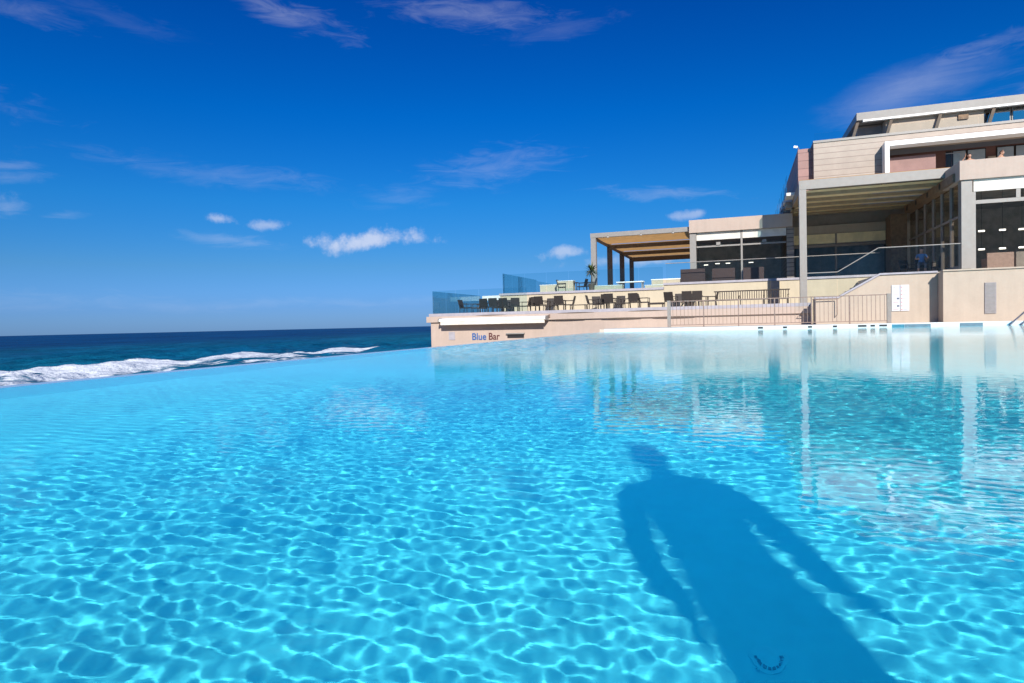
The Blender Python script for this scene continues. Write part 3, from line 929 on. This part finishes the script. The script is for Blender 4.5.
# roof terrace glass and penthouse
for i in range(9):
    xa = 3.72 + i * 2.45
    box('roof_glass', 'glass_clear', ht, xa, xa + 2.42, 38.12, 38.132, 9.703, 10.12)
b = MB().prism([(39.9, 11.02), (39.9, 11.42), (49, 11.62), (49, 11.22)], 'x', 6.0, 26)
b.build('penthouse_roof', 'grey_steel', ht)
b = MB().prism([(39.86, 10.92), (40.1, 10.92), (40.1, 11.015), (39.86, 11.015)], 'x', 6.3, 26)
b.build('roof_edge_trim', 'white_paint', ht)
for x in (5.98, 7.6, 9.85, 12.2, 14.6, 17.0):
    b = MB().rings([[(x, 39.93, 10.91), (x + .15, 39.93, 10.91), (x + .15, 40.10, 10.91), (x, 40.10, 10.91)],
                    [(x - .34, 39.93, 9.72), (x - .19, 39.93, 9.72), (x - .19, 40.10, 9.72), (x - .34, 40.10, 9.72)]])
    b.build('roof_strut', 'brown_beam', ht)
box('penthouse_wall', 'peach_plaster', ht, 7.45, 11.9, 40.2, 49, 9.72, 11.015)
box('penthouse_wall', 'taupe_wall', ht, 6.2, 7.44, 41.2, 49, 9.72, 11.015)
box('penthouse_wall', 'taupe_wall', ht, 11.91, 26, 40.6, 49, 9.72, 11.015)
for i in range(5):
    x0 = 11.95 + i * 1.25
    fr = box('penthouse_window', 'pale_steel', ht, x0, x0 + 1.2, 40.5, 40.595, 9.74, 11.0)
    box('pane', 'glass_sky', fr, x0 + .05, x0 + 1.15, 40.475, 40.495, 9.79, 10.95)
box('wall_vent', 'stone_brown', ht, 10.75, 11.2, 40.1, 40.195, 10.55, 10.78)
# side facade with little balconies stepping away
box('side_wall', 'taupe_wall', ht, 3.04, 3.67, 50.01, 58, 2.5, 9.3)
for i in range(7):
    y = 39.3 + i * 2.3
    box('balcony_slab', 'white_plaster', ht, 2.42, 2.955, y, y + 1.5, 7.18, 7.34)
    box('balcony_glass', 'glass_teal', ht, 2.44, 2.452, y + .05, y + 1.45, 7.345, 8.3)
    box('soffit', 'taupe_wall', ht, 2.46, 2.95, y + 1.52, y + 2.28, 6.75, 7.1)
fl = thing('floodlight', 'small white floodlight on the upper left corner of the hotel', 'floodlight', (2.92, 38.5, 9.47))
MB().tube([(3.0, 38.56, 9.465), (3.0, 38.56, 9.56), (2.9, 38.52, 9.62)], .02, 6).build('arm', 'grey_steel', fl)
MB().rings([[(2.74, 38.40, 9.56), (2.92, 38.40, 9.52), (2.95, 38.42, 9.63), (2.77, 38.42, 9.67)],
            [(2.78, 38.55, 9.58), (2.92, 38.55, 9.55), (2.94, 38.56, 9.63), (2.80, 38.56, 9.66)]]).build('lamp_head', 'white_paint', fl)

# canopy between the two columns
cn = thing('canopy', 'big flat canopy of pleated cream canvas on a grey column', 'canopy', (3, 36, 1.06))
box('column', 'pale_steel', cn, 2.80, 3.13, 36.0, 36.33, 1.06, 6.86, .01)
box('column_base', 'grey_steel', cn, 2.72, 3.21, 35.94, 36.39, 1.063, 1.10)
fb = box('front_beam', 'pale_steel', cn, 2.80, 9.60, 36.0, 36.26, 6.865, 7.32, .01)
box('flashing', 'ochre_canvas', fb, 2.82, 9.58, 36.02, 36.24, 7.323, 7.345)
box('side_beam', 'canopy_wood', cn, 2.82, 3.05, 36.265, 45.0, 6.75, 7.25)
ys = [36.9, 38.6, 40.3, 42.0, 43.7]
for y in ys: box('cross_beam', 'canopy_wood', cn, 3.06, 9.15, y, y + .20, 6.69, 6.83)
b = MB()
prev = 36.28
for y in ys + [44.95]:
    n = 8
    for i in range(n):
        ya, yb = prev + (y - prev) * i / n, prev + (y - prev) * (i + 1) / n
        za = 6.835 - .03 * math.sin(math.pi * i / n); zb = 6.835 - .03 * math.sin(math.pi * (i + 1) / n)
        b.face((3.06, ya, za), (9.18, ya, za), (9.18, yb, zb), (3.06, yb, zb))
    prev = y + .22 if y < 44 else y
b.build('canvas', 'cream_canvas', cn)

# right wing
rg = thing('right_wing', 'right hand restaurant wing with pink fascia, white blind and dark windows', 'building', (10, 34, 2.36))
box('fascia', 'pink_plaster', rg, 9.10, 26, 33.8, 36.4, 6.32, 7.16, .012)
box('column', 'pale_steel', rg, 9.18, 9.60, 33.9, 34.35, 2.38, 6.315, .01)
box('column_base', 'brown_beam', rg, 9.22, 9.50, 33.78, 33.895, 2.365, 2.44)
box('blind', 'white_canvas', rg, 9.66, 13.2, 33.96, 34.02, 5.80, 6.31)
box('blind', 'white_canvas', rg, 13.3, 26, 33.96, 34.02, 5.80, 6.31)
box('frame', 'pale_steel', rg, 9.605, 9.74, 33.97, 34.12, 2.38, 5.79)
box('transom', 'pale_steel', rg, 9.745, 26, 33.98, 34.10, 5.26, 5.42)
for x in (11.3, 13.6, 16.0): box('bracket', 'pale_steel', rg, x - .08, x + .08, 33.98, 34.08, 5.425, 5.79)
box('glass_pane', 'glass_dark', rg, 9.745, 13.2, 34.03, 34.045, 2.38, 5.255)
box('glass_pane', 'glass_dark', rg, 13.21, 26, 34.03, 34.045, 2.38, 5.255)
box('glass_pane', 'glass_dark', rg, 9.745, 26, 34.05, 34.065, 5.425, 5.79)
box('inner_wall', 'dark_interior', rg, 9.4, 26, 46, 46.2, 2.38, 6.9)
box('end_wall', 'peach_plaster', rg, 25.7, 26.0, 34.1, 46.2, 2.38, 6.31)
box('ceiling', 'dark_interior', rg, 9.52, 26, 34.4, 46, 6.63, 6.75)
for k, (px, py) in enumerate(((981.5, 231), (1002.5, 229.8), (1022, 229), (981.5, 249.3), (1002.5, 248.3), (1022, 247.2))):
    q = at(px, py, 37.5)
    lm = box('strip_lamp', 'lamp_glow', rg, q.x - .12, q.x + .12, 37.45, 37.55, q.z - .035, q.z + .035)
    MB().tube([(q.x, 37.5, q.z + .036), (q.x, 37.5, 6.62)], .006, 5).build('wire', 'slot_black', lm)
# ------------------------------------------------------------------ terrace furniture
LT = 1.06       # lower terrace floor


def make_chair():
    t = thing('armchair', 'x', 'chair', (0, 0, 0), 'dark wicker armchairs on the terraces')
    MB().box(-.26, .26, -.27, .23, .40, .455).build('seat', 'dark_wicker', t, .012)
    b = MB()
    b.prism([(.20, .458), (.255, .458), (.37, .90), (.325, .91)], 'x', -.25, .25)
    b.build('backrest', 'dark_wicker', t, .01)
    for sx in (-1, 1):
        MB().tube([(sx * .25, -.25, 0), (sx * .255, -.255, .64)], .018, 6).build('leg', 'dark_wicker', t)
        MB().tube([(sx * .25, .25, 0), (sx * .25, .21, .40)], .018, 6).build('leg', 'dark_wicker', t)
        MB().box(sx * .26 - .03, sx * .26 + .03, -.28, .27, .642, .672).build('armrest', 'dark_wicker', t, .006)
    return t


def make_table(wx=.8, wy=.8, h=.73):
    t = thing('terrace_table', 'x', 'table', (0, 0, 0), 'dark tables on the terraces')
    MB().box(-wx / 2, wx / 2, -wy / 2, wy / 2, h - .035, h).build('tabletop', 'table_dark', t, .005)
    for sx in (-1, 1):
        for sy in (-1, 1):
            MB().box(sx * (wx / 2 - .05) - .022, sx * (wx / 2 - .05) + .022, sy * (wy / 2 - .05) - .022, sy * (wy / 2 - .05) + .022, 0, h - .038).build('leg', 'table_dark', t)
    return t


chair0, used = make_chair(), [False, False, False, False]


def place(proto, k, px, Y, z, rz, label):
    o = proto if not used[k] else copy_tree(proto)
    used[k] = True
    x = at(px, 300, Y).x
    o.location = (x, Y, z); o.rotation_euler = (0, 0, rad(rz)); o['label'] = label
    if k == 0: o.scale = (1.03, 1.03, 1.03)
    return o


C = 'dark wicker armchair '
for px, Y, rz, lab in (
    (465, 36.2, 84, 'standing alone in profile behind the teal glass, nearest the seaward corner'),
    (476, 36.9, -80, 'turned back towards the lone chair at the glass corner'),
    (486, 35.9, 172, 'seen from behind at the left side of the first table'),
    (494, 35.7, 186, 'seen from behind at the middle of the first table'),
    (505, 36.0, 178, 'seen from behind at the left side of the second table'),
    (514.5, 36.4, 205, 'angled at the right side of the second table'),
    (525, 36.5, -88, 'in profile left of the third table, its back towards that table'),
    (535, 36.2, 200, 'half turned at the left of the third table'),
    (550, 38.4, 4, 'facing the pool from the far side of the third table'),
    (560, 35.8, 180, 'seen squarely from behind at the right of the third table'),
    (569, 36.6, -84, 'in profile with its arm towards the low side table'),
    (592.5, 36.4, 92, 'in profile just right of the low side table, facing the fourth table'),
    (604, 36.0, 205, 'half turned at the left of the fourth table'),
    (620, 38.5, 0, 'facing the pool from the far side of the fourth table'),
    (634, 35.9, 178, 'seen squarely from behind at the right of the fourth table'),
    (644, 36.5, 88, 'in profile just left of the low footstool'),
    (671, 36.2, 160, 'seen from behind above the left fence post'),
    (687, 36.0, 182, 'seen from behind at the left of the fifth table'),
    (696.5, 36.1, 190, 'seen from behind at the right of the fifth table'),
    (703, 37.6, 98, 'in profile facing the slatted benches'),
    (711.5, 37.8, -95, 'in profile against the first slatted bench with its back to it')):
    place(chair0, 0, px, Y, LT, rz, C + lab)
for px, Y, rz, lab in (
    (482, 38.2, 10, 'facing the pool from the far left side of the first table'), (498, 38.3, -8, 'facing the pool from the far right side of the first table'),
    (509, 38.5, 5, 'facing the pool from the far side of the second table'), (541, 35.6, 170, 'seen from behind at the near side of the third table'),
    (554, 36.6, -70, 'in profile at the right end of the third table'), (610, 35.5, 175, 'seen from behind at the near side of the fourth table'),
    (626, 36.9, -85, 'in profile at the right end of the fourth table'), (598, 38.0, 30, 'half facing the pool at the far left of the fourth table'),
    (680, 38.4, 8, 'facing the pool from the far side of the fifth table'), (691, 38.9, -5, 'facing the pool from the far right of the fifth table')):
    place(chair0, 0, px, Y, LT, rz, C + lab)
for px, Y, rz, lab in ((563, 41.6, 90, 'on the raised middle terrace left of its table'),
                       (582, 41.8, -95, 'on the raised middle terrace right of its table'),
                       (591.5, 41.5, -70, 'on the raised middle terrace beside the potted yucca')):
    place(chair0, 0, px, Y, 2.36, rz, C + lab)
table0 = make_table()
for px, Y, z, lab in ((490, 37.0, LT, 'square dark table nearest the teal glass corner'),
                      (510, 37.2, LT, 'square dark table second from the glass corner'),
                      (543, 37.0, LT, 'square dark table third from the glass corner'),
                      (613.5, 37.0, LT, 'square dark table fourth from the glass corner, above the bare bar wall'),
                      (692, 37.4, LT, 'square dark table behind the left end of the pool fence'),
                      (573, 41.9, 2.36, 'square dark table up on the raised middle terrace')):
    place(table0, 1, px, Y, z, 0, lab)

# low side table and footstool
t = make_table(.95, .5, .42)
t.name = 'side_table'; t['label'] = 'long low dark side table with open legs on the lower terrace'; del t['group']
t.location = (at(578.5, 306, 36.2).x, 36.2, LT)
t = thing('footstool', 'low dark wicker footstool beside the chair above the left fence end', 'footstool', (at(656, 306, 36.4).x, 36.4, LT))
o_ = Vector(t['_o'])
MB().box(o_.x - .42, o_.x + .42, o_.y - .28, o_.y + .28, LT + .30, LT + .40).build('seat', 'dark_wicker', t, .02)
for sx in (-1, 1):
    for sy in (-1, 1): MB().tube([(o_.x + sx * .36, o_.y + sy * .22, LT), (o_.x + sx * .36, o_.y + sy * .22, LT + .30)], .02, 6).build('leg', 'dark_wicker', t)


def make_bench():
    t = thing('slatted_bench', 'x', 'bench', (0, 0, 0), 'dark slatted benches behind the pool fence')
    b = MB()
    for i in range(5): b.box(-.62, .62, -.25 + i * .1, -.18 + i * .1, .41, .44)
    b.build('seat', 'table_dark', t)
    b = MB()
    n = 11
    for i in range(n):
        x = -.58 + 1.16 * i / (n - 1)
        b.prism([(.22, .46), (.245, .46), (.335, .86), (.31, .86)], 'x', x - .018, x + .018)
    b.prism([(.30, .862), (.345, .862), (.355, .92), (.31, .92)], 'x', -.66, .66)
    b.prism([(.205, .445), (.255, .445), (.255, .458), (.205, .458)], 'x', -.62, .62)
    b.build('backrest', 'table_dark', t)
    for sx in (-1, 1):
        for y in (-.22, .22): MB().box(sx * .58 - .025, sx * .58 + .025, y - .025, y + .025, 0, .408).build('leg', 'table_dark', t)
        MB().box(sx * .60 - .03, sx * .60 + .03, -.27, .25, .62, .655).build('armrest', 'table_dark', t)
        MB().box(sx * .60 - .022, sx * .60 + .022, -.24, -.20, .442, .618).build('arm_post', 'table_dark', t)
    return t


bench0 = make_bench()
for px, lab in ((727, 'dark slatted bench at the left of the row of three behind the fence'),
                (752, 'dark slatted bench in the middle of the row of three behind the fence'),
                (776, 'dark slatted bench at the right end of the row of three, before the wall pier')):
    place(bench0, 2, px, 37.3, LT, 180, lab)

# wicker sofas on the restaurant terrace, seen from behind


def make_sofa(L, mat, h=.78):
    t = thing('wicker_sofa', 'x', 'sofa', (0, 0, 0))
    MB().box(-L / 2, L / 2, -.02, .10, .08, h).build('backrest', mat, t, .02)
    MB().box(-L / 2, L / 2, .102, .75, .10, .34).build('seat', mat, t, .02)
    MB().box(-L / 2 + .11, L / 2 - .11, .12, .74, .343, .47).build('cushion', 'sofa_cloth', t, .03)
    for sx in (-1, 1):
        MB().box(sx * (L / 2 - .05) - .05, sx * (L / 2 - .05) + .05, .104, .78, .343, .60).build('armrest', mat, t, .015)
        for y in (.04, .68): MB().box(sx * (L / 2 - .08) - .03, sx * (L / 2 - .08) + .03, y - .03, y + .03, 0, .098).build('foot', 'slot_black', t)
    return t


for a_, c_, Y, lab in ((680.5, 705, 40.6, 'dark wicker sofa seen from behind left of the pavilion column'),
                       (712, 735, 41.2, 'dark wicker sofa seen from behind in front of the left pavilion pane'),
                       (743, 764, 41.6, 'dark wicker sofa seen from behind in front of the right pavilion pane')):
    xa, xb = at(a_, 275, Y).x, at(c_, 275, Y).x
    t = make_sofa(xb - xa, 'rattan_screen', .96)
    t.location = ((xa + xb) / 2, Y, 2.555); t['label'] = lab; t['group'] = 'wicker sofas in front of the pavilion'
for a_, c_, lab in ((987, 1014, 'pinkish cushioned sofa behind the dark window of the right wing'),
                    (1016, 1044, 'pale cushioned sofa behind the window at the right photo edge')):
    xa, xb = at(a_, 260, 35.4).x, at(c_, 260, 35.4).x
    t = make_sofa(xb - xa, 'sofa_cloth' if a_ < 1000 else 'curtain_pale', .82)
    t.location = ((xa + xb) / 2, 35.4, 2.38); t['label'] = lab; t['group'] = 'sofas behind the window of the right wing'

# planters and small walls on the middle terrace
for x0, x1, y0, z1, lab in ((540, 556.5, 42.2, 3.05, 'low white planter block at the left of the middle terrace'),
                            (556.8, 573, 41.4, 3.22, 'taller white planter block behind the chair on the middle terrace'),
                            (594, 622, 41.0, 2.78, 'long low white planter under the pergola front post'),
                            (645, 664, 42.2, 2.76, 'low white planter next to the cream block by the sofas')):
    xa, xb = at(x0, 286, y0).x, at(x1, 286, y0).x
    t = thing('planter', lab, 'planter', ((xa + xb) / 2, y0, 2.36), 'white planters on the middle terrace')
    MB().box(xa, xb, y0, y0 + .6, 2.363, z1 - .05).build('box', 'cream_plaster', t)
    MB().rings([[(xa - .02, y0 - .02, z1 - .048), (xb + .02, y0 - .02, z1 - .048), (xb + .02, y0 + .62, z1 - .048), (xa - .02, y0 + .62, z1 - .048)],
                [(xa - .02, y0 - .02, z1), (xb + .02, y0 - .02, z1), (xb + .02, y0 + .62, z1), (xa - .02, y0 + .62, z1)]]).build('rim', 'white_cap', t)
xa, xb = at(651.5, 280, 44.6).x, at(680, 280, 44.6).x
t = thing('low_wall', 'cream block wall behind the sofas at the right of the pergola', 'wall', ((xa + xb) / 2, 44.6, 2.36))
MB().box(xa, xb, 44.6, 45.1, 2.363, 3.18).build('wall', 'cream_plaster', t)
MB().box(xa - .03, xb + .03, 44.57, 45.13, 3.183, 3.25).build('coping', 'white_paint', t)
xa, xb = at(617, 285, 42.6).x, at(644, 285, 42.6).x
t = thing('serving_table', 'long white topped table under the pergola', 'table', ((xa + xb) / 2, 42.6, 2.36))
MB().box(xa, xb, 42.3, 43.0, 2.98, 3.04).build('tabletop', 'white_paint', t, .005)
for x in (xa + .1, xb - .1):
    for y in (42.36, 42.9): MB().box(x - .03, x + .03, y, y + .06, 2.363, 2.977).build('leg', 'grey_steel', t)


def potted_yucca(px, Y, zb, pot_h, trunk_h, label, seed, spread=.58, n=80):
    rnd = random.Random(seed)
    x = at(px, 280, Y).x
    t = thing('potted_yucca', label, 'plant', (x, Y, zb))
    L = []
    for r, z in ((.15, 0), (.19, pot_h * .6), (.22, pot_h), (.19, pot_h), (.18, pot_h - .05)):
        L.append([(x + r * math.cos(2 * math.pi * k / 14), Y + r * math.sin(2 * math.pi * k / 14), zb + z) for k in range(14)])
    MB().rings(L).build('pot', 'brown_beam', t, smooth=False)
    MB().tube([(x, Y, zb + pot_h - .05), (x + .02, Y, zb + pot_h + trunk_h * .5), (x, Y, zb + pot_h + trunk_h)], .05, 7, .035).build('trunk', 'bark', t)
    for part, mat, cnt in (('leaves', 'leaf_green', n), ('dry_leaves', 'leaf_dry', n // 3)):
        b = MB()
        for i in range(cnt):
            a = rnd.uniform(0, 6.283); el = rnd.uniform(-.5, 1.35) if part == 'leaves' else rnd.uniform(-1.1, .1)
            ln = spread * rnd.uniform(.65, 1.1)
            d = Vector((math.cos(a) * math.cos(el), math.sin(a) * math.cos(el), math.sin(el)))
            s = Vector((-math.sin(a), math.cos(a), 0)) * .038
            p0 = Vector((x, Y, zb + pot_h + trunk_h + rnd.uniform(-.12, .08)))
            p1 = p0 + d * ln * .55; p2 = p0 + d * ln + Vector((0, 0, -.10 * ln))
            b.face(p0 - s * .6, p0 + s * .6, p1 + s, p1 - s); b.face(p1 - s, p1 + s, p2)
        b.build(part, mat, t)
    return t


potted_yucca(591.5, 40.6, 2.36, .55, .80, 'potted yucca in front of the seaward pergola post', 4)
potted_yucca(612, 47.0, 2.36, .42, .12, 'small dry potted yucca at the foot of the second pergola post', 9, .30, 20)

# ------------------------------------------------------------------ people


def skin_body(name, joints, edges, mats, pick, parent=None, sub=2):
    """one continuous figure grown from a skeleton; joints: name -> ((x, y, z), rx, ry)"""
    names = list(joints)
    me = bpy.data.meshes.new(name)
    me.from_pydata([joints[n][0] for n in names], [(names.index(a), names.index(c)) for a, c in edges], [])
    ob = bpy.data.objects.new(name, me); COL.objects.link(ob)
    ob.modifiers.new('skin', 'SKIN')
    sv = me.skin_vertices[0].data
    for i, n in enumerate(names):
        sv[i].radius = (joints[n][1], joints[n][2]); sv[i].use_root = (n == 'pelvis')
    sm = ob.modifiers.new('sub', 'SUBSURF'); sm.levels = sub; sm.render_levels = sub
    dg = bpy.context.evaluated_depsgraph_get(); dg.update()
    out = bpy.data.meshes.new_from_object(ob.evaluated_get(dg))
    bpy.data.objects.remove(ob)
    # head with face, merged into the same mesh
    bm = bmesh.new(); bm.from_mesh(out)
    hc = Vector(joints['head'][0]); hr = joints['head'][3]
    fwd = joints['head'][4]
    M = Matrix.Translation(hc) @ Matrix.Rotation(fwd, 4, 'Z')
    r = bmesh.ops.create_uvsphere(bm, u_segments=24, v_segments=18, radius=1)
    for v in r['verts']:
        x, y, z = v.co
        jaw = 1 - .28 * max(0, -z) ** 1.4
        yy = y * (.98 if y > 0 else 1.04) * (1 - .10 * max(0, -z))
        nose = .20 * math.exp(-((x / .16) ** 2 + ((z + .10) / .20) ** 2)) if y > .6 else 0
        brow = .04 * math.exp(-((z - .18) / .12) ** 2) if y > .5 else 0
        mouth = .035 * math.exp(-((x / .3) ** 2 + ((z + .48) / .07) ** 2)) if y > .4 else 0
        sock = -.07 * (math.exp(-(((x - .34) / .16) ** 2 + ((z - .03) / .1) ** 2)) + math.exp(-(((x + .34) / .16) ** 2 + ((z - .03) / .1) ** 2))) if y > .4 else 0
        v.co = M @ Vector((x * .74 * jaw * hr, (yy * .92 + nose + brow + mouth + sock) * hr, z * 1.12 * hr))
    for sx in (-1, 1):
        e = bmesh.ops.create_uvsphere(bm, u_segments=8, v_segments=6, radius=1)
        for v in e['verts']: v.co = M @ Vector((sx * .74 * hr + v.co.x * .10 * hr, v.co.y * .16 * hr, v.co.z * .27 * hr))
    bm.to_mesh(out); bm.free()
    for q in mats: out.materials.append(MATS[q])
    for p in out.polygons:
        p.use_smooth = True; p.material_index = pick(p.center)
    o = bpy.data.objects.new(name, out); COL.objects.link(o)
    if parent is not None: o.parent = parent
    # hair cap and eyes
    bm = bmesh.new()
    r = bmesh.ops.create_uvsphere(bm, u_segments=20, v_segments=14, radius=1)
    dead = []
    for v in r['verts']:
        x, y, z = v.co
        if z < .35 and y > -.1 - .0 * z and not (z > .5): dead.append(v)
        elif z < -.35: dead.append(v)
        v.co = M @ Vector((x * .80 * hr, (y * .98 - .03) * hr, (z * 1.16 + .03) * hr))
    bmesh.ops.delete(bm, geom=dead, context='VERTS')
    hm = bpy.data.meshes.new('hair'); bm.to_mesh(hm); bm.free(); hm.materials.append(MATS['hair_dark'])
    h = bpy.data.objects.new('hair', hm); COL.objects.link(h); h.parent = parent
    for sx in (-1, 1):
        bm = bmesh.new(); e = bmesh.ops.create_uvsphere(bm, u_segments=10, v_segments=8, radius=.12 * hr)
        for v in e['verts']: v.co = M @ (v.co + Vector((sx * .30 * hr, .80 * hr, .03 * hr)))
        em = bpy.data.meshes.new('eye'); bm.to_mesh(em); bm.free(); em.materials.append(MATS['eye_white'])
        eo = bpy.data.objects.new('eye', em); COL.objects.link(eo); eo.parent = parent
    return o


def hand(J, E, side, wrist, d, fwd):
    """palm plus five unequal, slightly curled fingers"""
    w_, d, f = Vector(wrist), Vector(d).normalized(), Vector(fwd).normalized()
    n = d.cross(f).normalized() * side
    s = side
    pm = w_ + d * .05
    J['palm' + str(s)] = (tuple(pm), .034, .018); E.append(('wrist' + str(s), 'palm' + str(s)))
    for i, (off, ln) in enumerate(((.030, .070), (.010, .082), (-.010, .076), (-.029, .060))):
        k = f'f{i}{s}'
        a = pm + d * .045 + f * off
        c = a + d * ln * .55 - n * .006
        e = c + d * ln * .42 - n * .022
        for q, (p, r) in enumerate(((a, .0095), (c, .0085), (e, .0065))): J[k + str(q)] = (tuple(p), r, r)
        E += [('palm' + str(s), k + '0'), (k + '0', k + '1'), (k + '1', k + '2')]
    a = pm + f * .036 - d * .012; c = a + f * .024 + d * .030 - n * .008; e = c + d * .028 + f * .004 - n * .008
    for q, (p, r) in enumerate(((a, .012), (c, .0095), (e, .0075))): J[f't{s}{q}'] = (tuple(p), r, r)
    E += [('palm' + str(s), f't{s}0'), (f't{s}0', f't{s}1'), (f't{s}1', f't{s}2')]


def standing():
    J = {'pelvis': ((0, 0, .95), .172, .12), 'waist': ((0, .005, 1.10), .180, .12), 'chest': ((0, .01, 1.27), .222, .13),
         'upper': ((0, -.005, 1.40), .15, .09), 'neck': ((0, .0, 1.50), .066, .066), 'skull': ((0, .015, 1.58), .062, .066)}
    J['head'] = ((0, .03, 1.645), .05, .05, .116, 0.0)
    E = [('pelvis', 'waist'), ('waist', 'chest'), ('chest', 'upper'), ('upper', 'neck'), ('neck', 'skull'), ('skull', 'head')]
    for s in (-1, 1):
        t = str(s)
        J['sh' + t] = ((s * .225, -.005, 1.385), .085, .080)
        J['up' + t] = ((s * .258, -.025, 1.25), .076, .072)
        J['el' + t] = ((s * (.28 if s < 0 else .285), -.055, 1.12), .066, .062)
        J['fa' + t] = ((s * (.262 if s < 0 else .285), .01, 1.02), .058, .056)
        J['wrist' + t] = ((s * (.228 if s < 0 else .292), .07, .93), .038, .040)
        hand(J, E, s, J['wrist' + t][0], ((s * .02, .45, -.80) if s < 0 else (.42, .30, -.70)), (-s * .25, .80, .45))
        J['hip' + t] = ((s * .095, 0, .87), .105, .105)
        J['thigh' + t] = ((s * .108, .01, .68), .085, .085)
        J['knee' + t] = ((s * .115, .015, .49), .058, .058)
        J['calf' + t] = ((s * .118, -.02, .34), .056, .056)
        J['ankle' + t] = ((s * .12, -.03, .09), .036, .036)
        J['ball' + t] = ((s * .135, .09, .035), .040, .028)
        J['toe' + t] = ((s * .14, .16, .028), .032, .022)
        E += [('upper', 'sh' + t), ('sh' + t, 'up' + t), ('up' + t, 'el' + t), ('el' + t, 'fa' + t), ('fa' + t, 'wrist' + t),
              ('pelvis', 'hip' + t), ('hip' + t, 'thigh' + t), ('thigh' + t, 'knee' + t), ('knee' + t, 'calf' + t), ('calf' + t, 'ankle' + t),
              ('ankle' + t, 'ball' + t), ('ball' + t, 'toe' + t)]
    return J, E


def loft(parent, name, mat, secs, seg=20):
    L = []
    for (cx, cy, cz, rx, ry) in secs:
        L.append([(cx + rx * math.cos(2 * math.pi * k / seg), cy + ry * math.sin(2 * math.pi * k / seg), cz) for k in range(seg)])
    return MB().rings(L).build(name, mat, parent, smooth=True)


J, E = standing()
pr_ = thing('person', 'person standing on the near deck in navy shirt and grey shorts, shadow in the pool', 'person', (0, 0, 0))


def pk(c):
    if c.z > 1.44: return 0
    if c.z > .99 and abs(c.x) < .17 + .02: return 1
    if c.z > 1.20: return 1
    return 0


skin_body('body', J, E, ['skin', 'shirt_navy'], pk, pr_)
loft(pr_, 'shorts', 'shorts_grey', [(.015, 0, 1.03, .172, .13), (.025, 0, .95, .185, .14), (.03, 0, .82, .20, .155), (.035, 0, .56, .215, .16), (.035, 0, .55, .205, .15)])
pr_.location = (1.20, -.634, .155)
pr_.rotation_euler = (0, 0, rad(17))


def seated(arm_up=0):
    J = {'pelvis': ((0, 0, .12), .14, .12), 'waist': ((0, -.02, .27), .12, .095), 'chest': ((0, 0, .44), .145, .11),
         'upper': ((0, .02, .56), .12, .085), 'neck': ((0, .03, .645), .052, .052), 'skull': ((0, .045, .72), .058, .062)}
    J['head'] = ((0, .06, .78), .05, .05, .10, .4)
    E = [('pelvis', 'waist'), ('waist', 'chest'), ('chest', 'upper'), ('upper', 'neck'), ('neck', 'skull'), ('skull', 'head')]
    for s in (-1, 1):
        t = str(s)
        up = arm_up and s > 0
        J['sh' + t] = ((s * .18, .02, .55), .058, .058)
        J['el' + t] = ((s * .26, .16, .36) if not up else (s * .30, .20, .50), .042, .042)
        J['wrist' + t] = ((s * .16, .36, .34) if not up else (s * .16, .26, .70), .026, .028)
        hand(J, E, s, J['wrist' + t][0], (-s * .2, .9, -.1) if not up else (-s * .3, .1, .9), (0, .2, .95) if not up else (-s * .2, .95, 0))
        J['hip' + t] = ((s * .10, .04, .10), .095, .095)
        J['knee' + t] = ((s * .14, .46, .10), .062, .062)
        J['calf' + t] = ((s * .14, .46, -.12), .054, .054)
        J['ankle' + t] = ((s * .14, .44, -.36), .036, .036)
        J['toe' + t] = ((s * .15, .60, -.41), .034, .024)
        E += [('upper', 'sh' + t), ('sh' + t, 'el' + t), ('el' + t, 'wrist' + t), ('pelvis', 'hip' + t), ('hip' + t, 'knee' + t),
              ('knee' + t, 'calf' + t), ('calf' + t, 'ankle' + t), ('ankle' + t, 'toe' + t)]
    return J, E


def sit(label, loc, rz, shirt, arm, seat=True):
    t = thing('person', label, 'person', (0, 0, 0))
    J, E = seated(arm)
    skin_body('body', J, E, ['skin', shirt, 'shorts_grey'], lambda c: (2 if (c.z < .20 and c.z > -.12) else (1 if (.20 <= c.z < .60 and abs(c.x) < .24 and c.y < .2) else 0)), t, 1)
    t.location = loc; t.rotation_euler = (0, 0, rad(rz))
    return t


for px, Y, zt, rz, lab, sh, arm in ((969.5, 36.85, 8.06, 160, 'dark haired person sitting behind the balcony parapet in front of the blue window', 'skin', 1),
                                    (1001, 36.85, 8.06, 200, 'person with raised arm sitting behind the balcony parapet right of the plaster pier', 'skin', 1)):
    x = at(px, 155, Y).x
    sit(lab, (x, Y, zt - .89), rz, sh, arm)
    q = copy_tree(chair0)
    q.location = (x, Y + .03, zt - .89 - .45); q.rotation_euler = (0, 0, rad(rz + 180)); q['group'] = 'chairs on the balcony'
    q['label'] = ('dark armchair under the dark haired balcony guest' if px < 980 else 'dark armchair under the balcony guest with raised arm')
MB().box(9.12, 26, 36.42, 38.14, 6.52, 6.705).build('balcony_floor', 'deck_stone', rg)
x = at(921.5, 256, 37.2).x
sit('person in a blue and white top seated behind the stair glass of the restaurant terrace', (x, 37.2, 2.40 + .45), 170, 'cloth_blue', 0)
q = copy_tree(chair0); q.location = (x, 37.23, 2.36); q.rotation_euler = (0, 0, rad(350)); q['label'] = 'dark armchair under the guest in the blue top'; q['group'] = 'chairs under the canopy'
for px, Y, rz, lab in ((908, 38.4, 30, 'dark armchair in the shade left of the guest in blue'), (940, 37.6, 200, 'dark armchair in the shade right of the guest in blue')):
    q = copy_tree(chair0); q.location = (at(px, 256, Y).x, Y, 2.36); q.rotation_euler = (0, 0, rad(rz)); q['label'] = lab; q['group'] = 'chairs under the canopy'

for o in bpy.data.objects:
    for k in ('_o', '_w'):
        if k in o: del o[k]
